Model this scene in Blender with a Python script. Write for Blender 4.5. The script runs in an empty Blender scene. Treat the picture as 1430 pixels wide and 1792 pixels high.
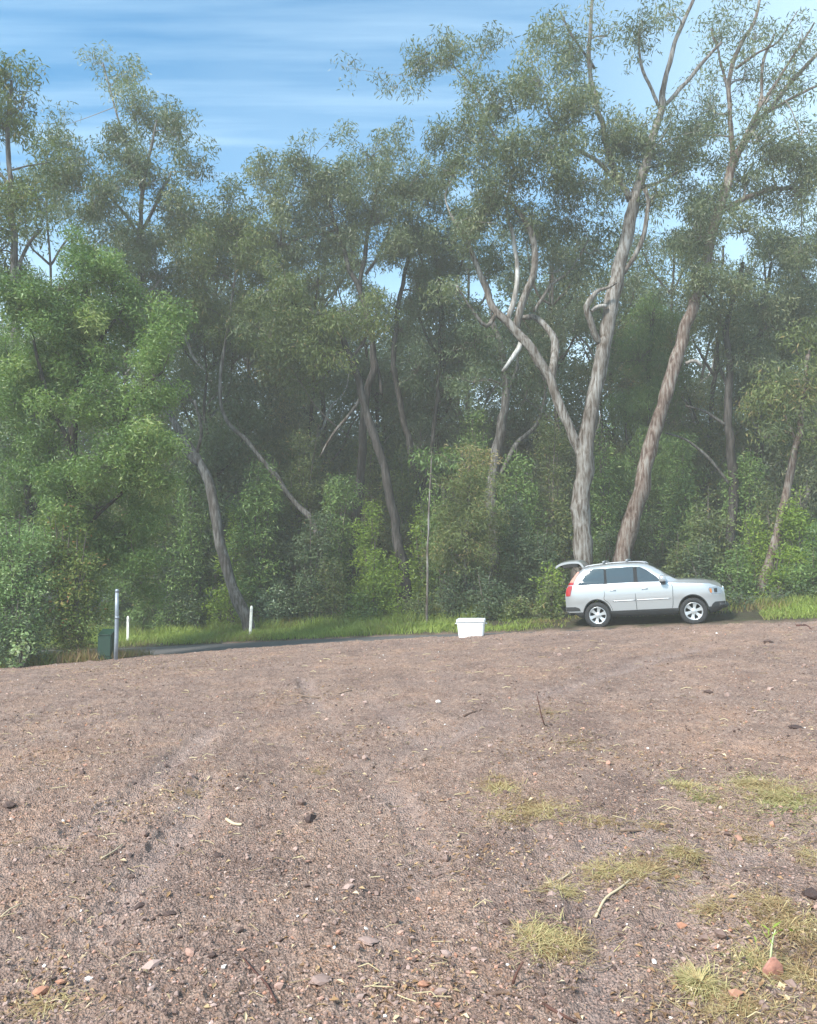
import bpy, math, random
import numpy as np
from mathutils import Vector, Matrix
R_ = math.radians
scene = bpy.context.scene
col = scene.collection

# ------------------------------------------------------------------ camera
EYE = 1.6; FPX = 1294.0; CX = 715.0; CY = 896.0; PITCH = math.atan(104/FPX)
cam = bpy.data.objects.new('camera', bpy.data.cameras.new('camera')); col.objects.link(cam)
cam.location = (0, 0, EYE); cam.rotation_euler = (R_(90)+PITCH, 0, 0)
cam.data.sensor_fit = 'VERTICAL'; cam.data.sensor_height = 36; cam.data.lens = 36*FPX/1792
cam.data.clip_start = .05; cam.data.clip_end = 12000
scene.camera = cam

# ------------------------------------------------------------------ sky and sun
SUN_EL, SUN_AZ = R_(42), R_(225)
w = bpy.data.worlds.new('World'); scene.world = w; w.use_nodes = True
nt = w.node_tree; nt.nodes.clear()
def N(t, kind, **k):
    n = t.nodes.new(kind)
    for a, b in k.items(): setattr(n, a, b)
    return n
wo = N(nt, 'ShaderNodeOutputWorld'); bg = N(nt, 'ShaderNodeBackground'); bg.inputs[1].default_value = .115
sk = N(nt, 'ShaderNodeTexSky', sky_type='NISHITA', sun_disc=False, sun_elevation=SUN_EL, sun_rotation=SUN_AZ)
sk.air_density = 1.0; sk.dust_density = .6; sk.ozone_density = 1.6
tc = N(nt, 'ShaderNodeTexCoord'); mp = N(nt, 'ShaderNodeMapping'); mp.inputs['Scale'].default_value = (.55, 5.5, 1)
mp.inputs['Rotation'].default_value = (0, 0, R_(1))
nz = N(nt, 'ShaderNodeTexNoise'); nz.inputs['Scale'].default_value = 1.5; nz.inputs['Detail'].default_value = 6; nz.inputs['Roughness'].default_value = .55
rp = N(nt, 'ShaderNodeValToRGB'); rp.color_ramp.elements[0].position = .31; rp.color_ramp.elements[1].position = .72
rp.color_ramp.elements[1].color = (.42, .42, .42, 1)
nz2 = N(nt, 'ShaderNodeTexNoise'); nz2.inputs['Scale'].default_value = 1.6; nz2.inputs['Detail'].default_value = 3
rp2 = N(nt, 'ShaderNodeValToRGB'); rp2.color_ramp.elements[0].position = .45; rp2.color_ramp.elements[1].position = .7
rp2.color_ramp.elements[1].color = (.22, .22, .22, 1)
sx = N(nt, 'ShaderNodeSeparateXYZ'); mr = N(nt, 'ShaderNodeMapRange')
mr.inputs['From Min'].default_value = .26; mr.inputs['From Max'].default_value = .46; mr.inputs['To Min'].default_value = .95; mr.inputs['To Max'].default_value = 0
L = nt.links.new
sx0 = N(nt, 'ShaderNodeSeparateXYZ'); L(tc.outputs['Generated'], sx0.inputs[0])
zc0 = N(nt, 'ShaderNodeMath', operation='MAXIMUM'); zc0.inputs[1].default_value = .03; L(sx0.outputs['Z'], zc0.inputs[0])
dx0 = N(nt, 'ShaderNodeMath', operation='DIVIDE'); dy0 = N(nt, 'ShaderNodeMath', operation='DIVIDE'); cb0 = N(nt, 'ShaderNodeCombineXYZ')
L(sx0.outputs['X'], dx0.inputs[0]); L(zc0.outputs[0], dx0.inputs[1]); L(sx0.outputs['Y'], dy0.inputs[0]); L(zc0.outputs[0], dy0.inputs[1]); L(dx0.outputs[0], cb0.inputs[0]); L(dy0.outputs[0], cb0.inputs[1])
L(cb0.outputs[0], mp.inputs[0]); L(mp.outputs[0], nz.inputs[0]); L(nz.outputs[0], rp.inputs[0])
L(tc.outputs['Generated'], nz2.inputs[0]); L(nz2.outputs[0], rp2.inputs[0])
L(tc.outputs['Generated'], sx.inputs[0]); L(sx.outputs['Z'], mr.inputs[0])
m1 = N(nt, 'ShaderNodeMath', operation='MAXIMUM'); L(rp.outputs[0], m1.inputs[0]); L(rp2.outputs[0], m1.inputs[1])
mr2 = N(nt, 'ShaderNodeMapRange'); mr2.inputs['From Min'].default_value = .02; mr2.inputs['From Max'].default_value = .5; mr2.inputs['To Min'].default_value = 0; mr2.inputs['To Max'].default_value = .75; L(sx.outputs['X'], mr2.inputs[0])
m3 = N(nt, 'ShaderNodeMath', operation='MAXIMUM'); L(mr.outputs[0], m3.inputs[0]); L(mr2.outputs[0], m3.inputs[1])
m2 = N(nt, 'ShaderNodeMath', operation='MAXIMUM'); L(m1.outputs[0], m2.inputs[0]); L(m3.outputs[0], m2.inputs[1])
tn = N(nt, 'ShaderNodeMix', data_type='RGBA', blend_type='MULTIPLY'); tn.inputs[0].default_value = 1; tn.inputs[7].default_value = (.11, .76, .97, 1)
L(sk.outputs[0], tn.inputs[6])
mx = N(nt, 'ShaderNodeMix', data_type='RGBA'); mx.inputs[7].default_value = (3.9, 5.2, 6.1, 1)
L(m2.outputs[0], mx.inputs[0]); L(tn.outputs[2], mx.inputs[6]); L(mx.outputs[2], bg.inputs[0]); L(bg.outputs[0], wo.inputs[0])
sl = bpy.data.lights.new('sun', 'SUN'); sl.energy = 3.7; sl.angle = R_(12); sl.color = (1, .96, .89)
so = bpy.data.objects.new('sun', sl); col.objects.link(so)
sd = Vector((math.sin(SUN_AZ)*math.cos(SUN_EL), math.cos(SUN_AZ)*math.cos(SUN_EL), math.sin(SUN_EL)))
so.rotation_euler = (-sd).to_track_quat('-Z', 'Y').to_euler(); so.location = (-20, -30, 60)
vs = scene.view_settings; vs.view_transform = 'Standard'; vs.look = 'None'; vs.gamma = 1; vs.use_curve_mapping = False
vs.exposure = 1.25
scene.cycles.max_bounces = 6; scene.cycles.diffuse_bounces = 3; scene.cycles.transmission_bounces = 3; scene.cycles.volume_bounces = 0
scene.cycles.use_denoising = True

# ------------------------------------------------------------------ maths
def ray(px, py):
    a = (px-CX)/FPX; b = (CY-py)/FPX
    return np.array([a, math.cos(PITCH)-b*math.sin(PITCH), math.sin(PITCH)+b*math.cos(PITCH)])
def P(px, py, Y):
    d = ray(px, py); return np.array([0, 0, EYE])+d*(Y/d[1])
O = np.array([5.3, 20.8]); DV = np.array([.934, -.358]); NV = np.array([.358, .934])
def tv(X, Y): return (X-O[0])*DV[0]+(Y-O[1])*DV[1], (X-O[0])*NV[0]+(Y-O[1])*NV[1]
def xy(t, v): return O[0]+t*DV[0]+v*NV[0], O[1]+t*DV[1]+v*NV[1]
def road_z(t): return np.interp(t, [-34, -16.6, -5.96, -1.5, 0, 2.85, 5.5, 25], [-2.1, -1.10, -.33, -.07, .03, .20, .38, 1.6])
VC = -5.3
_ct, _cz = [], []
for px, py in [(-300, 1200), (0, 1176), (175, 1154), (480, 1131), (700, 1116), (850, 1110), (1000, 1104), (1210, 1096), (1430, 1088), (1700, 1078)]:
    k = (px-CX)/FPX; d = ray(px, py); k = d[0]/d[1]
    Y = (VC+5.3*NV[0]+20.8*NV[1])/(k*NV[0]+NV[1]); p = P(px, py, Y); _ct.append(tv(p[0], p[1])[0]); _cz.append(p[2])
_ct = np.array(_ct); _cz = np.array(_cz)
def sstep(a, b, x):
    x = np.clip((x-a)/(b-a), 0, 1); return x*x*(3-2*x)
rs = np.random.RandomState(5); TAB = rs.rand(256, 256)
def vnoise(x, y):
    xi = np.floor(x).astype(int); yi = np.floor(y).astype(int); fx = x-xi; fy = y-yi
    fx = fx*fx*(3-2*fx); fy = fy*fy*(3-2*fy)
    g = lambda i, j: TAB[i & 255, j & 255]
    return (g(xi, yi)*(1-fx)+g(xi+1, yi)*fx)*(1-fy)+(g(xi, yi+1)*(1-fx)+g(xi+1, yi+1)*fx)*fy-.5
def fbm(x, y, o=4):
    s = 0; a = 1
    for i in range(o): s = s+a*vnoise(x*2**i+17*i, y*2**i+31*i); a *= .5
    return s
def base_z(X, Y):
    X = np.asarray(X, float); Y = np.asarray(Y, float); t, v = tv(X, Y)
    zc = np.interp(t, _ct, _cz); s = np.clip((v+21.3)/16.0, -.2, 1.02)
    g = zc*s + .0
    r = road_z(t)
    far = r+.03+.065*np.clip(v, 0, 6)+.03*np.clip(v-6, 0, 60)+.10*fbm(X*.25+9, Y*.25)*np.clip(v/4, 0, 1)
    rd = r-.03
    z = g*(1-sstep(VC, VC+.9, v))+rd*sstep(VC, VC+.9, v)
    z = np.where(v > -.4, rd*(1-sstep(-.25, .05, v))+far*sstep(-.25, .05, v), z)
    return z
TRACKS = []
def track_field(X, Y):
    """depth of the old tyre ruts and how compacted the soil is"""
    dep = np.zeros_like(X); cmp_ = np.zeros_like(X)
    for pts, wd, d0 in TRACKS:
        for (x0, y0, s0), (x1, y1, s1) in zip(pts[:-1], pts[1:]):
            box = (X > min(x0, x1)-1) & (X < max(x0, x1)+1) & (Y > min(y0, y1)-1) & (Y < max(y0, y1)+1)
            if not box.any(): continue
            xx, yy = X[box], Y[box]; L2 = (x1-x0)**2+(y1-y0)**2+1e-9; u = np.clip(((xx-x0)*(x1-x0)+(yy-y0)*(y1-y0))/L2, 0, 1)
            e = np.hypot(xx-x0-u*(x1-x0), yy-y0-u*(y1-y0)); s = s0+(s1-s0)*u; e = e+.06*vnoise(xx*4, yy*4)
            f = 1/(1+np.exp((e-wd)/.03)); br = np.clip(.55+1.3*vnoise(s*.9+d0*500, s*0), .05, 1); lug = .012*np.sign(np.sin(s*38))*(e < wd)*(vnoise(s*.6, s*0+7) > -.1)
            ridge = np.exp(-((e-wd-.07)/.05)**2)
            dep[box] = np.minimum(dep[box], -(1.7*d0*f-d0*1.1*ridge-lug*f)*br); cmp_[box] = np.maximum(cmp_[box], f*br)
    return dep, cmp_
def ground_z(X, Y, fine=True):
    X = np.asarray(X, float); Y = np.asarray(Y, float)
    z = base_z(X, Y); t, v = tv(X, Y)
    m = 1-sstep(VC-.1, VC+.8, v)
    z = z+m*(.05*fbm(X*.55, Y*.4+3, 2))
    if fine:
        # old tyre ruts and loose crumbly surface
        sh = np.shape(X); td = track_field(np.atleast_1d(X).astype(float), np.atleast_1d(Y).astype(float))[0].reshape(sh) if TRACKS else 0
        z = z+m*td
        z = z+m*(.034*fbm(X*3.1+5, Y*3.1, 3)+.030*np.maximum(fbm(X*17, Y*17+8, 3), 0)+.018*fbm(X*60, Y*60, 2))
    return z
def on_ground(px, py):
    d = ray(px, py); Y = 1.2
    while Y < 60:
        p = np.array([0, 0, EYE])+d*(Y/d[1])
        if p[2] < ground_z(p[0], p[1], False): return p[0], p[1]
        Y += .02
    return p[0], p[1]

for pl, wd, d0 in [([(640, 1790), (690, 1680), (742, 1560), (740, 1470), (690, 1390), (620, 1310), (560, 1240), (530, 1190)], .09, .034), ([(1040, 1792), (1060, 1680), (1030, 1580), (950, 1480), (860, 1400), (780, 1330), (700, 1270), (640, 1210)], .09, .030),
                    ([(-60, 1720), (90, 1670), (200, 1600), (270, 1500), (340, 1420), (360, 1360)], .10, .026), ([(-60, 1560), (60, 1500), (170, 1430), (250, 1380), (330, 1310), (420, 1240)], .10, .026),
                    ([(430, 1380), (560, 1350), (700, 1320), (830, 1270), (980, 1220), (1100, 1165), (1250, 1130)], .12, .034), ([(560, 1300), (760, 1265), (900, 1230), (1050, 1185), (1180, 1150)], .10, .022), ([(880, 1610), (930, 1560), (1010, 1500), (1150, 1440)], .1, .026), ([(1430, 1440), (1330, 1470), (1220, 1540), (1190, 1640), (1100, 1720)], .12, .03)]:
    q = []; s = 0
    for px, py in pl:
        x, y = on_ground(px, py)
        if q: s += math.hypot(x-q[-1][0], y-q[-1][1])
        q.append((x, y, s))
    q = np.array(q); n_ = []
    for i in range(len(q)-1):
        for u in np.linspace(0, 1, 5, endpoint=False):
            a_, b_, c_, d_ = q[max(i-1, 0)], q[i], q[i+1], q[min(i+2, len(q)-1)]; n_.append(.5*(2*b_+(c_-a_)*u+(2*a_-5*b_+4*c_-d_)*u*u+(3*b_-a_-3*c_+d_)*u**3))
    TRACKS.append(([tuple(v_) for v_ in n_]+[tuple(q[-1])], wd, d0))

# ------------------------------------------------------------------ mesh helpers
class Acc:
    def __init__(s): s.v = []; s.q = []; s.t = []; s.n = 0; s.qm = []; s.tm = []; s.qt = []; s.tt = []; s.qs = []; s.ts = []
    def add(s, V, Q=None, T=None, mi=0, tint=.5, smooth=True):
        V = np.asarray(V, np.float32).reshape(-1, 3)
        s.v.append(V)
        for F, k, A, M, TT, S in ((Q, 4, s.q, s.qm, s.qt, s.qs), (T, 3, s.t, s.tm, s.tt, s.ts)):
            if F is None or len(F) == 0: continue
            F = np.asarray(F, np.int32).reshape(-1, k)+s.n
            A.append(F); M.append(np.broadcast_to(np.asarray(mi, np.int32), (len(F),))); TT.append(np.broadcast_to(np.asarray(tint, np.float32), (len(F),)))
            S.append(np.full(len(F), smooth))
        s.n += len(V)
    def build(s, name, mats, parent=None):
        me = bpy.data.meshes.new(name)
        V = np.concatenate(s.v) if s.v else np.zeros((0, 3), np.float32)
        q = np.concatenate(s.q) if s.q else np.zeros((0, 4), np.int32); t = np.concatenate(s.t) if s.t else np.zeros((0, 3), np.int32)
        me.vertices.add(len(V)); me.vertices.foreach_set('co', V.ravel())
        nl = q.size+t.size; me.loops.add(nl); me.loops.foreach_set('vertex_index', np.concatenate([q.ravel(), t.ravel()]).astype(np.int32))
        me.polygons.add(len(q)+len(t))
        st = np.concatenate([np.arange(len(q))*4, q.size+np.arange(len(t))*3]).astype(np.int32)
        me.polygons.foreach_set('loop_start', st)
        cat = lambda a, b: np.concatenate(a+b) if (a or b) else np.zeros(0)
        me.polygons.foreach_set('material_index', cat(s.qm, s.tm).astype(np.int32))
        me.polygons.foreach_set('use_smooth', cat(s.qs, s.ts).astype(bool))
        at = me.attributes.new('tint', 'FLOAT', 'FACE'); at.data.foreach_set('value', cat(s.qt, s.tt).astype(np.float32))
        me.update(calc_edges=True)
        for m in (mats if isinstance(mats, (list, tuple)) else [mats]): me.materials.append(m)
        o = bpy.data.objects.new(name, me); col.objects.link(o)
        if parent is not None: o.parent = parent
        return o
def tag(o, label=None, cat=None, group=None, kind=None):
    if label: o['label'] = label
    if cat: o['category'] = cat
    if group: o['group'] = group
    if kind: o['kind'] = kind
    return o
def empty(name, loc=(0, 0, 0)):
    o = bpy.data.objects.new(name, None); col.objects.link(o); o.location = loc; o.empty_display_size = .2; return o
def resample(pts, step):
    pts = np.asarray(pts, float)
    if len(pts) < 3:
        pts = np.vstack([pts[0], (pts[0]+pts[1])/2, pts[1]])
    e = np.vstack([2*pts[0]-pts[1], pts, 2*pts[-1]-pts[-2]]); out = []
    for i in range(1, len(e)-2):
        n = max(2, int(np.linalg.norm(e[i+1][:3]-e[i][:3])/step)); u = np.linspace(0, 1, n, endpoint=False)[:, None]
        a, b, c, d = e[i-1], e[i], e[i+1], e[i+2]
        out.append(.5*((2*b)+(-a+c)*u+(2*a-5*b+4*c-d)*u*u+(-a+3*b-3*c+d)*u**3))
    out.append(pts[-1:]); return np.vstack(out)
def tube(acc, pts, rad, sides=8, mi=0, tint=.5, rough=0, rng=None, cap=True):
    pts = np.asarray(pts, float); rad = np.asarray(rad, float); n = len(pts)
    T = np.gradient(pts, axis=0); T /= np.linalg.norm(T, axis=1)[:, None]+1e-9
    ref = np.array([0, 1, 0]) if abs(np.mean(T[:, 1])) < .8 else np.array([1, 0, 0])
    A = np.cross(T, ref); A /= np.linalg.norm(A, axis=1)[:, None]+1e-9; B = np.cross(T, A)
    th = np.linspace(0, 2*math.pi, sides, endpoint=False); c = np.cos(th); s_ = np.sin(th)
    rr = rad[:, None]*np.ones(sides)
    if rough and rng is not None:
        f = vnoise(np.arange(sides)[None, :]*1.7+rng.rand()*99+np.zeros((n, 1)), np.arange(n)[:, None]*.55+np.zeros((1, sides)))
        rr = rr*(1+rough*f)
    V = pts[:, None, :]+rr[:, :, None]*(A[:, None, :]*c[None, :, None]+B[:, None, :]*s_[None, :, None])
    i = np.arange(n-1)[:, None]*sides; j = np.arange(sides)[None, :]; j2 = (j+1) % sides
    Q = np.stack([i+j, i+j2, i+sides+j2, i+sides+j], -1).reshape(-1, 4)
    V = V.reshape(-1, 3)
    Tt = None
    if cap:
        V = np.vstack([V, pts[0], pts[-1]]); a0 = len(V)-2; jj = np.arange(sides); k = (n-1)*sides
        Tt = np.vstack([np.stack([np.full(sides, a0), (jj+1) % sides, jj], -1), np.stack([np.full(sides, a0+1), k+jj, k+(jj+1) % sides], -1)])
    acc.add(V, Q, Tt, mi, tint)

# ------------------------------------------------------------------ materials
def mat(name):
    m = bpy.data.materials.new(name); m.use_nodes = True; t = m.node_tree; b = t.nodes['Principled BSDF']; return m, t, b
def plain(name, c, rough=.6, metal=0, noise=.12, scale=6, coat=0, spec=None, bump=0):
    m, t, b = mat(name); b.inputs['Roughness'].default_value = rough; b.inputs['Metallic'].default_value = metal
    if coat: b.inputs['Coat Weight'].default_value = coat; b.inputs['Coat Roughness'].default_value = .05
    if spec is not None: b.inputs['Specular IOR Level'].default_value = spec
    tc = N(t, 'ShaderNodeTexCoord'); n = N(t, 'ShaderNodeTexNoise'); n.inputs['Scale'].default_value = scale; n.inputs['Detail'].default_value = 5
    r = N(t, 'ShaderNodeValToRGB'); r.color_ramp.elements[0].position = .3; r.color_ramp.elements[1].position = .7
    r.color_ramp.elements[0].color = (*[x*(1-noise) for x in c], 1); r.color_ramp.elements[1].color = (*[min(1, x*(1+noise)) for x in c], 1)
    t.links.new(tc.outputs['Object'], n.inputs[0]); t.links.new(n.outputs[0], r.inputs[0]); t.links.new(r.outputs[0], b.inputs['Base Color'])
    if bump:
        bp = N(t, 'ShaderNodeBump'); bp.inputs['Distance'].default_value = bump; t.links.new(n.outputs[0], bp.inputs['Height']); t.links.new(bp.outputs[0], b.inputs['Normal'])
    return m
def tintmat(name, stops, rough=.6, trans=0, spec=.3):
    m, t, b = mat(name); a = N(t, 'ShaderNodeAttribute', attribute_name='tint'); r = N(t, 'ShaderNodeValToRGB')
    e = r.color_ramp.elements
    e[0].position, e[0].color = stops[0][0], (*stops[0][1], 1); e[1].position, e[1].color = stops[-1][0], (*stops[-1][1], 1)
    for p, c in stops[1:-1]: x = e.new(p); x.color = (*c, 1)
    t.links.new(a.outputs['Fac'], r.inputs[0]); t.links.new(r.outputs[0], b.inputs['Base Color'])
    b.inputs['Roughness'].default_value = rough; b.inputs['Specular IOR Level'].default_value = spec
    if trans:
        tr = N(t, 'ShaderNodeBsdfTranslucent'); mxs = N(t, 'ShaderNodeMixShader'); mxs.inputs[0].default_value = trans
        hs = N(t, 'ShaderNodeMix', data_type='RGBA', blend_type='MULTIPLY'); hs.inputs[0].default_value = 1; hs.inputs[7].default_value = (1.1, 1.25, .5, 1)
        t.links.new(r.outputs[0], hs.inputs[6]); t.links.new(hs.outputs[2], tr.inputs[0])
        t.links.new(b.outputs[0], mxs.inputs[1]); t.links.new(tr.outputs[0], mxs.inputs[2])
        t.links.new(mxs.outputs[0], t.nodes['Material Output'].inputs[0])
    return m
LEAF = {
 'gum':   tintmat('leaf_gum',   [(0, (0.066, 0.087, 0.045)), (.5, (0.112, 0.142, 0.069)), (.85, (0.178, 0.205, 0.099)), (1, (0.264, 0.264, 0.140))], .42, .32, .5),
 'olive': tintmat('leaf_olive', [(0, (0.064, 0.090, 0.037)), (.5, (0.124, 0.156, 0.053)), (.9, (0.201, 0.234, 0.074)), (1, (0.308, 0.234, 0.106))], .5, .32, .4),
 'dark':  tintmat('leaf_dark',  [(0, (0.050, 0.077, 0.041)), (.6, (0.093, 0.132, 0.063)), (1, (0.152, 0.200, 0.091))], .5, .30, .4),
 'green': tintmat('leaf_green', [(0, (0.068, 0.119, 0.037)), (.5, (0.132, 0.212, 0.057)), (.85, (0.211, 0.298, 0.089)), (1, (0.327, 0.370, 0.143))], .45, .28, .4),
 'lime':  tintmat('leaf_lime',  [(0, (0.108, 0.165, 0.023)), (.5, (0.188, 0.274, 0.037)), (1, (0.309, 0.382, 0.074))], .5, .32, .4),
 'pale':  tintmat('leaf_pale', [(0, (.085, .15, .05)), (.5, (.18, .28, .10)), (.85, (.32, .42, .19)), (1, (.5, .55, .34))], .5, .28, .3),
 'silver':tintmat('leaf_silver',[(0, (0.067, 0.112, 0.055)), (.5, (0.134, 0.201, 0.100)), (1, (0.293, 0.354, 0.200))], .38, .2, .6),
 'tips':  tintmat('leaf_tips',  [(0, (0.070, 0.129, 0.031)), (.5, (0.154, 0.217, 0.050)), (.85, (0.281, 0.299, 0.088)), (1, (0.365, 0.176, 0.077))], .5, .25, .4),
}
def bark(name, c1, c2, c3, scale=1.0, bump=.02):
    m, t, b = mat(name); tc = N(t, 'ShaderNodeTexCoord'); mp = N(t, 'ShaderNodeMapping'); mp.inputs['Scale'].default_value = (10*scale, 10*scale, 1.3*scale)
    n = N(t, 'ShaderNodeTexNoise'); n.inputs['Scale'].default_value = 1.3; n.inputs['Detail'].default_value = 7; n.inputs['Roughness'].default_value = .65
    r = N(t, 'ShaderNodeValToRGB'); e = r.color_ramp.elements; e[0].position = .40; e[0].color = (*c1, 1); e[1].position = .62; e[1].color = (*c3, 1); x = e.new(.5); x.color = (*c2, 1)
    n2 = N(t, 'ShaderNodeTexNoise'); n2.inputs['Scale'].default_value = 1.1; n2.inputs['Detail'].default_value = 4
    mxn = N(t, 'ShaderNodeMix', data_type='RGBA', blend_type='MULTIPLY'); mxn.inputs[0].default_value = .8
    r2 = N(t, 'ShaderNodeValToRGB'); r2.color_ramp.elements[0].position = .35; r2.color_ramp.elements[0].color = (.55, .5, .47, 1); r2.color_ramp.elements[1].position = .6
    K = t.links.new
    K(tc.outputs['Object'], mp.inputs[0]); K(mp.outputs[0], n.inputs[0]); K(n.outputs[0], r.inputs[0]); K(tc.outputs['Object'], n2.inputs[0]); K(n2.outputs[0], r2.inputs[0])
    K(r.outputs[0], mxn.inputs[6]); K(r2.outputs[0], mxn.inputs[7]); K(mxn.outputs[2], b.inputs['Base Color']); b.inputs['Roughness'].default_value = .85; b.inputs['Specular IOR Level'].default_value = .2
    bp = N(t, 'ShaderNodeBump'); bp.inputs['Distance'].default_value = bump; bp.inputs['Strength'].default_value = .8; K(n.outputs[0], bp.inputs['Height']); K(bp.outputs[0], b.inputs['Normal'])
    return m
BARK = {
 'gum':  bark('bark_gum', (0.072, 0.054, 0.042), (0.177, 0.158, 0.138), (0.276, 0.266, 0.252)),
 'red':  bark('bark_red', (0.066, 0.040, 0.031), (0.164, 0.122, 0.100), (0.249, 0.230, 0.206)),
 'dark': bark('bark_dark', (0.023, 0.021, 0.020), (0.051, 0.045, 0.041), (0.094, 0.084, 0.078)),
 'grey': bark('bark_grey', (0.055, 0.048, 0.043), (0.117, 0.108, 0.098), (0.211, 0.200, 0.189)),
 'pale': bark('bark_pale', (0.203, 0.184, 0.164), (0.351, 0.336, 0.312), (0.484, 0.480, 0.459)),
}
TWIG = plain('twig_bark', (.10, .085, .07), .8)
TWIGP = plain('twig_bark_pale', (.24, .21, .185), .8)

# ------------------------------------------------------------------ foliage
def leaves(acc, rng, centers, rc, n, Ls, W, droop, tbase, mi=0, flat=.8):
    """n leaves shared over the clump centres, each a lance shaped pair of facets."""
    centers = np.asarray(centers); k = len(centers); wt = rng.rand(k)**1.3+.12; idx = rng.choice(k, n, p=wt/wt.sum())
    rcs = rc*(.45+.65*np.sqrt(wt))[idx]
    g = rng.normal(size=(n, 3)); g *= (np.minimum(1.9, np.linalg.norm(g, axis=1))/(np.linalg.norm(g, axis=1)+1e-9))[:, None]
    pos = centers[idx]+g*rcs[:, None]*.68*np.array([1, 1, flat])
    d = rng.normal(size=(n, 3))*np.array([1, 1, .7])+np.array([0, 0, -droop]); d /= np.linalg.norm(d, axis=1)[:, None]
    u = np.cross(d, rng.normal(size=(n, 3))); u /= np.linalg.norm(u, axis=1)[:, None]+1e-9
    l = (Ls*(.6+.8*rng.rand(n)))[:, None]; wd = (W*(.7+.6*rng.rand(n)))[:, None]; nn = np.cross(d, u)
    V = np.stack([pos, pos+d*l*.45+u*wd*.5+nn*wd*.18, pos+d*l, pos+d*l*.45-u*wd*.5+nn*wd*.18], 1).reshape(-1, 3)
    Q = np.arange(n*4).reshape(-1, 4)
    ct = rng.rand(k)[idx]; tint = np.clip(.42*rng.rand(n)+.50*ct+tbase+.04, 0, 1)
    tint = np.where(rng.rand(n) < .02, 1., tint)
    acc.add(V, Q, None, mi, tint, False)

HOLES = [(1290, 435, 26), (1010, 600, 14), (1185, 385, 16), (1340, 470, 16), (1012, 612, 24), (868, 520, 26), (820, 500, 16), (690, 495, 24), (90, 465, 28), (35, 285, 14), (1400, 395, 16), (940, 480, 14), (430, 640, 10), (300, 655, 10), (745, 830, 9), (1240, 640, 12), (600, 520, 14), (160, 470, 0)]
def in_hole(q):
    d = np.asarray(q, float)-np.array([0, 0, EYE]); f = d[1]*math.cos(PITCH)+d[2]*math.sin(PITCH); px = CX+d[0]/f*FPX; py = CY-(d[2]*math.cos(PITCH)-d[1]*math.sin(PITCH))/f*FPX
    return any((px-a)**2+(py-b)**2 < (r+9)**2 for a, b, r in HOLES)

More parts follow.
